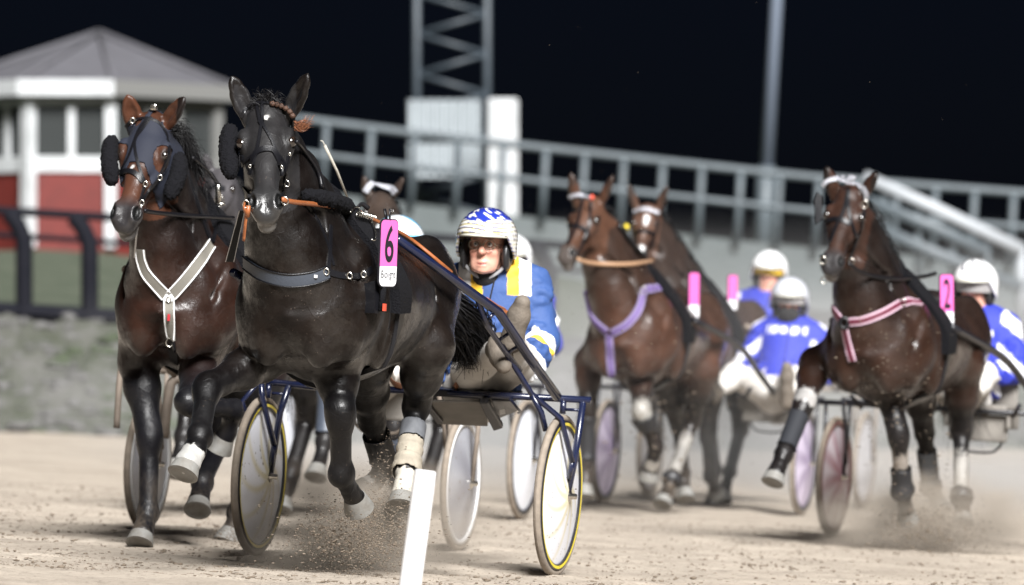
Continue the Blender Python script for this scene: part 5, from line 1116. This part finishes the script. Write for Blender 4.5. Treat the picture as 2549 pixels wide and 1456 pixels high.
# brown trotter in the middle, lilac collar
frM = Frame(.86, 37.1, 16)
hM = Horse('brown trotter with lilac breast collar in the middle of the field', frM, dict(
    poll=(1468,490,.90), nose=(1396,636,1.28), yaw=32, roll=.05, ws=1.06, nw=1.1,
    ears=[((1424,488),(1420,430)),((1500,488),(1526,436))],
    coat=(.050,.023,.0145), coat_top=(.026,.015,.011), coat_leg=(.016,.0125,.011), coat_head=(.055,.026,.016), muzzle=(.06,.05,.045),
    legs={'RF':[(1465,900,.44,.088),(1462,1020,.50,.056),(1458,1150,.46,.05),(1456,1190,.48,.04),(1455,1212,.5,.05)],
          'LF':[(1590,905,.44,.088),(1598,1030,.78,.058),(1632,1112,.66,.05),(1624,1150,.62,.042),(1618,1172,.6,.054)],
          'RH':[(1650,930,-.36,.12),(1690,1060,-.75,.06),(1700,1180,-.95,.046),(1702,1205,-.93,.036),(1704,1222,-.9,.05)],
          'LH':[(1745,915,-.32,.12),(1724,1045,-.55,.062),(1672,1190,-.30,.05),(1662,1220,-.25,.04),(1654,1238,-.2,.054)]},
    socks=[('LH',1.3,1.9,(.19,.18,.165)),('LF',.85,1.1,(.22,.21,.19)),('LF',2.8,3.6,(.26,.24,.21))]), h=H2)
hM.strap('browband', [(1414,492),(1432,486),(1452,486),(1474,492)], .024, CRYSTAL, .010)
m = MB(); m.lathe(hM.fr.L(1473,492,1.06), (0,0,1), [(.001,-.02),(.02,0),(.001,.02)], 10); m.build('rosette', mat('red crystal', (.7,.12,.08), .1), hM.root)
bridle(hM, [([(1448,490),(1440,540),(1424,580),(1412,606)], .018), ([(1404,570),(1422,560),(1448,566),(1466,584)], .028), ([(1470,500),(1466,560),(1450,610),(1436,640)], .018)])
m = MB(); m.tube(hM.drape([(1437,645,1.2),(1470,655,1.05),(1560,658,.6),(1625,650,.25)], .014), .014, 8, flat=.6); m.build('rein', mat('pale tan rein', (.32,.19,.11), .6), hM.root, True)
m = MB(); m.tube(hM.drape([(1540,560,.7),(1575,610,.5),(1605,640,.35)], .014, 10), .016, 8); m.build('overcheck_rein', LEATHER, hM.root, True)
LIL = mat('lilac web', (.21,.17,.31), .7); PUR = mat('purple stripe', (.10,.055,.20), .7)
for pts in ([(1452,725),(1456,765),(1476,800),(1508,828)], [(1522,830),(1560,808),(1590,770),(1604,722)], [(1608,720),(1640,715),(1668,710)], [(1514,836),(1518,890),(1524,945)]):
    o = hM.strap('breast_collar', pts, .050, LIL, .010); hM.strap('collar_stripe', pts, .018, PUR, .014, parent=o)
hM.hoop('saddle_pad', .31, -100, 100, .15, FLEECE, .03, lean=.02); hM.hoop('girth', .29, -178, 178, .08, LEATHER, .014, lean=.02)
flat_plate(hM, 1727, 735, .0, .085, .29, -.03); mane(hM); horse_tail(hM)
for p in ((1620,648),(1645,650),(1600,722)): hM.ring(p[0], p[1], .022, .03)
hM.boot('LF', 1.0, 1.5, BLKB, .02); hM.boot('RF', 1.1, 2.0, BLKB, .012); hM.boot('LH', 1.95, 2.5, BLKB, .012)
wkM = dict(rim=BLACKP, base=(.68,.60,.75), line=(.26,.2,.32), nl=7, mt='lilac wheel disc', swirl=.1, lw=.35, alpha=.8)
frMS, skM = generic_sulky('sulky with lilac disc wheels behind the brown lilac collared trotter', 1.30, 39.2, 16, 1.40, .36, BLACKP, wkM, seat_y=.42, horse=hM)
person('driver with black face mask and silver and gold helmet in blue silks', frMS, gen_joints(.46, .69), .015, jacket=jac_bw, helmet=lambda th, ph: (.5,.38,.12) if th < -.2 and ph > .4 else (.45,.46,.5), face_dir=frMS.vec((-.1,-.99,0)), visor=(mat('clear goggles', (.25,.24,.24)), .0), mask=GAITER)
# trotter with a white blaze behind it
frB = Frame(1.30, 39.9, 15)
hB = Horse('bay trotter with white blaze behind the lilac collared horse', frB, dict(
    poll=(1612,508,.93), nose=(1590,634,1.22), yaw=4, roll=.04, ears=[((1576,508),(1563,458)),((1646,510),(1660,462))],
    coat=(.045,.023,.016), coat_top=(.024,.016,.013), coat_leg=(.02,.017,.015), coat_head=(.06,.032,.022), muzzle=(.07,.06,.055),
    paint=[((1611,535,1.02),(1606,552,1.06),.028,(.6,.6,.6),.01),((1604,570,1.1),(1602,590,1.14),.026,(.6,.6,.6),.01),((1598,606,1.18),(1595,626,1.22),.034,(.6,.6,.6),.01)]), h=H2)
hB.strap('browband', [(1576,528),(1592,520),(1614,520),(1640,530)], .03, CRYSTAL, .010); mane(hB, 500); horse_tail(hB)
m = MB(); m.tube([hB.fr.L(1558,562,.98), hB.fr.L(1557,572,1.0)], .022, 10); m.build('ear_plug', mat('yellow plug', (.55,.42,.02), .5), hB.root, True)
bridle(hB, [([(1576,580),(1592,574),(1612,575),(1630,584)], .026), ([(1636,530),(1636,570),(1622,620)], .018)])
hB.hoop('saddle_pad', .31, -100, 100, .15, FLEECE, .03, lean=.02); flat_plate(hB, 1823, 728, .0, .085, .24)
frBS, skB = generic_sulky('grey dusty sulky of the white blazed trotter', 1.78, 42.0, 16, 1.62, .36, DUSTY, dict(rim=DUSTY, base=(.40,.39,.40), mt='grey dusty disc', alpha=1), seat_y=.18, seat_mt=BLACKP, zb=.86, horse=hB)
person('driver with yellow visor and tall plain white helmet in the middle of the field', frBS, gen_joints(-.06, .93), .015, jacket=jac(PB, wht), helmet=vent, face_dir=frBS.vec((-.15,-.98,0)), visor=(mat('yellow visor', (.65,.42,.02), .15), -.01))
# two dark trotters between the leaders and the field
fr4 = Frame(-.72, 32.6, 15)
h4 = Horse('dark trotter with pale browband behind the leader\'s saddle', fr4, dict(poll=(945,478,.93), nose=(935,600,1.24), yaw=6, ears=[((910,475),(905,436)),((982,478),(1006,440))],
    coat=(.03,.02,.016), coat_head=(.035,.025,.02), hoof=HOOF), h=H2)
h4.strap('browband', [(908,478),(925,458),(945,453),(965,460),(982,482)], .034, CRYSTAL, .012); mane(h4, 250); horse_tail(h4); h4.hoop('saddle_pad', .31, -100, 100, .15, FLEECE, .03)
h4.boot('RF', 1.0, 1.9, mat('blue grey wrap', (.045,.055,.075)), .014); h4.boot('LF', 1.0, 1.9, mat('blue grey wrap', (.045,.055,.075)), .014)
fr4S, sk4 = generic_sulky('sulky with clean white disc wheels behind the leader\'s driver', -.67, 34.4, 15, 1.5, .36, BLACKP, dict(rim=BLACKP, base=(.66,.68,.73), mt='plain white disc'), seat_y=.14, horse=h4)
person('driver in plain white helmet and lilac blue silks behind the blue jacket', fr4S, gen_joints(.50, .78), .015, jacket=jac((.05,.06,.30), wht), helmet=vent, face_dir=fr4S.vec((-.1,-.99,0)))
fr5 = Frame(-1.46, 31.6, 14)
h5 = Horse('grey black trotter seen between the two leading heads', fr5, dict(poll=(548,420,.93), nose=(530,545,1.24), yaw=6, ears=[((515,420),(512,382)),((580,420),(592,385))],
    coat=(.03,.027,.028), coat_head=(.045,.042,.045), coat_top=(.03,.028,.03), muzzle=(.06,.056,.058)), h=H2)
bridle(h5, [([(515,470),(535,462),(560,470)], .03)]); h5.ring(545, 500, .03, .014); mane(h5, 200); horse_tail(h5); h5.boot('LF', 1.0, 1.9, BLKB, .014)
# ------------------------------------------------------------------ thrown dirt, loose clods and hanging dust
def clods(name, P, R_, mt, kind='stuff'):
    ico = np.array([(0,0,1),(.894,0,.447),(.276,.851,.447),(-.724,.526,.447),(-.724,-.526,.447),(.276,-.851,.447),(.724,.526,-.447),(-.276,.851,-.447),(-.894,0,-.447),(-.276,-.851,-.447),(.724,-.526,-.447),(0,0,-1)])
    fi = np.array([(0,1,2),(0,2,3),(0,3,4),(0,4,5),(0,5,1),(1,6,2),(2,7,3),(3,8,4),(4,9,5),(5,10,1),(6,7,2),(7,8,3),(8,9,4),(9,10,5),(10,6,1),(11,7,6),(11,8,7),(11,9,8),(11,10,9),(11,6,10)])
    P = np.array(P); n = len(P); sc = RNG.uniform(.55,1.25,(n,12,1))*np.array(R_)[:,None,None]*RNG.uniform(.4,1.3,(n,1,3))*np.array([1.5,1,.6]); V = (P[:,None,:] + ico[None]*sc).reshape(-1,3); Fc = (fi[None] + 12*np.arange(n)[:,None,None]).reshape(-1,3).astype(np.int32)
    return tag(mesh_obj(name, V, Fc, mt, None, False), kind=kind)
CLODM = mat('damp clod', (.12,.095,.072), 1.0, spec=.05, noise=.5, nscale=40, tint2=(.24,.20,.16)); P = []; R_ = []
for i in range(22000):
    Y = 23.2 + 13*RNG.random()**1.6; X = RNG.uniform(-5, 6.5)*Y/25; P.append((X, Y, gz(X, Y)+.004)); R_.append(.0025+.009*RNG.random()**4 + (.008 if RNG.random() < .003 else 0))
clods('loose_dirt', P, R_, CLODM)
P = []; R_ = []
def spray(n, cx, cy, sx, sy, Y, sY, r0, r1, k=3.0, top=False):
    for i in range(n):
        y = cy + RNG.normal()*sy; x = cx + RNG.normal()*sx; yy = Y + RNG.normal()*sY; w = W(x, y, yy)
        if w[2] < gz(w[0], yy) + .003: w = np.array([w[0], yy, gz(w[0], yy) + RNG.random()**2*.05])
        P.append(w); R_.append(r0 + (r1-r0)*RNG.random()**k)
spray(7500, 890, 1342, 72, 46, 24.3, .35, .0012, .0058, 2.2); spray(3600, 960, 1285, 40, 50, 24.6, .3, .0010, .0060); spray(900, 830, 1330, 60, 40, 24.2, .4, .001, .006); spray(500, 965, 1180, 22, 50, 24.6, .2, .001, .005); spray(260, 1120, 1330, 200, 60, 25, .8, .001, .005)
spray(5000, 2310, 1325, 66, 30, 32.2, .35, .0015, .009); spray(420, 2210, 1000, 70, 120, 31.0, .3, .0015, .008); spray(260, 2300, 1220, 60, 60, 32, .4, .0015, .008); spray(420, 1640, 1070, 90, 110, 36.0, .4, .002, .010); spray(220, 1500, 930, 160, 180, 30, 3, .0015, .005); spray(700, 570, 1340, 26, 14, 27.2, .3, .0010, .0050); spray(70, 1300, 500, 700, 330, 26, 3, .0008, .0026)
clods('flying_dirt', P, R_, CLODM)
STN = mat('bank stone', (.11,.108,.105), .9, noise=.5, nscale=6); WEED = mat('bank weeds', (.035,.05,.02), .9, noise=.5, nscale=5); P = []; R_ = []; P2 = []; R2 = []
for i in range(2600):
    x = RNG.uniform(-8, 9); t = RNG.random(); y = toe(x) + t*1.7; z = gz(x, toe(x)) - .05 + (1.30*float(np.interp(x, [-6, 0, 4, 8], [1, .8, .45, .35])))*(t**.8) + .05*nz(x, y, 2.3) + .04*nz(y, x, 4.1)
    if nz(x, t*3, .8) > .1: P2.append((x, y, z)); R2.append(RNG.uniform(.04, .11))
    else: P.append((x, y, z)); R_.append(.02+.09*RNG.random()**2)
clods('bank_stones', P, R_, STN); clods('weeds', P2, R2, WEED)
def cloud(name, c, r, dens, ns=1.2, seed=0.0, thr=.42, tint=(.76,.66,.55)):
    m = bpy.data.materials.new(name); m.use_nodes = True; nt = m.node_tree; nt.nodes.remove(nt.nodes['Principled BSDF']); out = nt.nodes['Material Output']; N = nt.nodes.new; LK = nt.links.new
    pv = N('ShaderNodeVolumePrincipled'); pv.inputs['Color'].default_value = (*tint, 1); pv.inputs['Anisotropy'].default_value = .0; LK(pv.outputs[0], out.inputs['Volume'])
    tc = N('ShaderNodeTexCoord'); ln_ = N('ShaderNodeVectorMath'); ln_.operation = 'LENGTH'; LK(tc.outputs['Object'], ln_.inputs[0])
    fo = N('ShaderNodeMapRange'); fo.interpolation_type = 'SMOOTHSTEP'; fo.inputs[1].default_value = .98; fo.inputs[2].default_value = .1; LK(ln_.outputs['Value'], fo.inputs[0])
    no = N('ShaderNodeTexNoise'); no.inputs['Scale'].default_value = ns; no.inputs['Detail'].default_value = 3; no.noise_dimensions = '4D'; no.inputs['W'].default_value = seed; LK(tc.outputs['Object'], no.inputs['Vector'])
    nr = N('ShaderNodeMapRange'); nr.inputs[1].default_value = thr; nr.inputs[2].default_value = .72; LK(no.outputs[0], nr.inputs[0])
    mu = N('ShaderNodeMath'); mu.operation = 'MULTIPLY'; LK(fo.outputs[0], mu.inputs[0]); LK(nr.outputs[0], mu.inputs[1]); m2 = N('ShaderNodeMath'); m2.operation = 'MULTIPLY'; m2.inputs[1].default_value = dens; LK(mu.outputs[0], m2.inputs[0]); LK(m2.outputs[0], pv.inputs['Density'])
    b = MB(); b.lathe((0,0,0), (0,0,1), [(max(1e-4, math.sin(a)), -math.cos(a)) for a in np.linspace(0, math.pi, 14)], 24); o = b.build(name, m); o.location = c; o.scale = r; return tag(o, kind='stuff')
cloud('dust_cloud', W(1800, 1020, 47), (6.8, 14.5, 1.75), .26, 2.6, 1.0, .34, (.80,.79,.78))
cloud('dust_cloud', W(905, 1325, 24.7), (.72, .7, .40), 9.0, 2.8, 3.0, .38); cloud('dust_cloud', W(2310, 1300, 32.3), (.85, .8, .36), 9.0, 2.8, 5.0, .38)
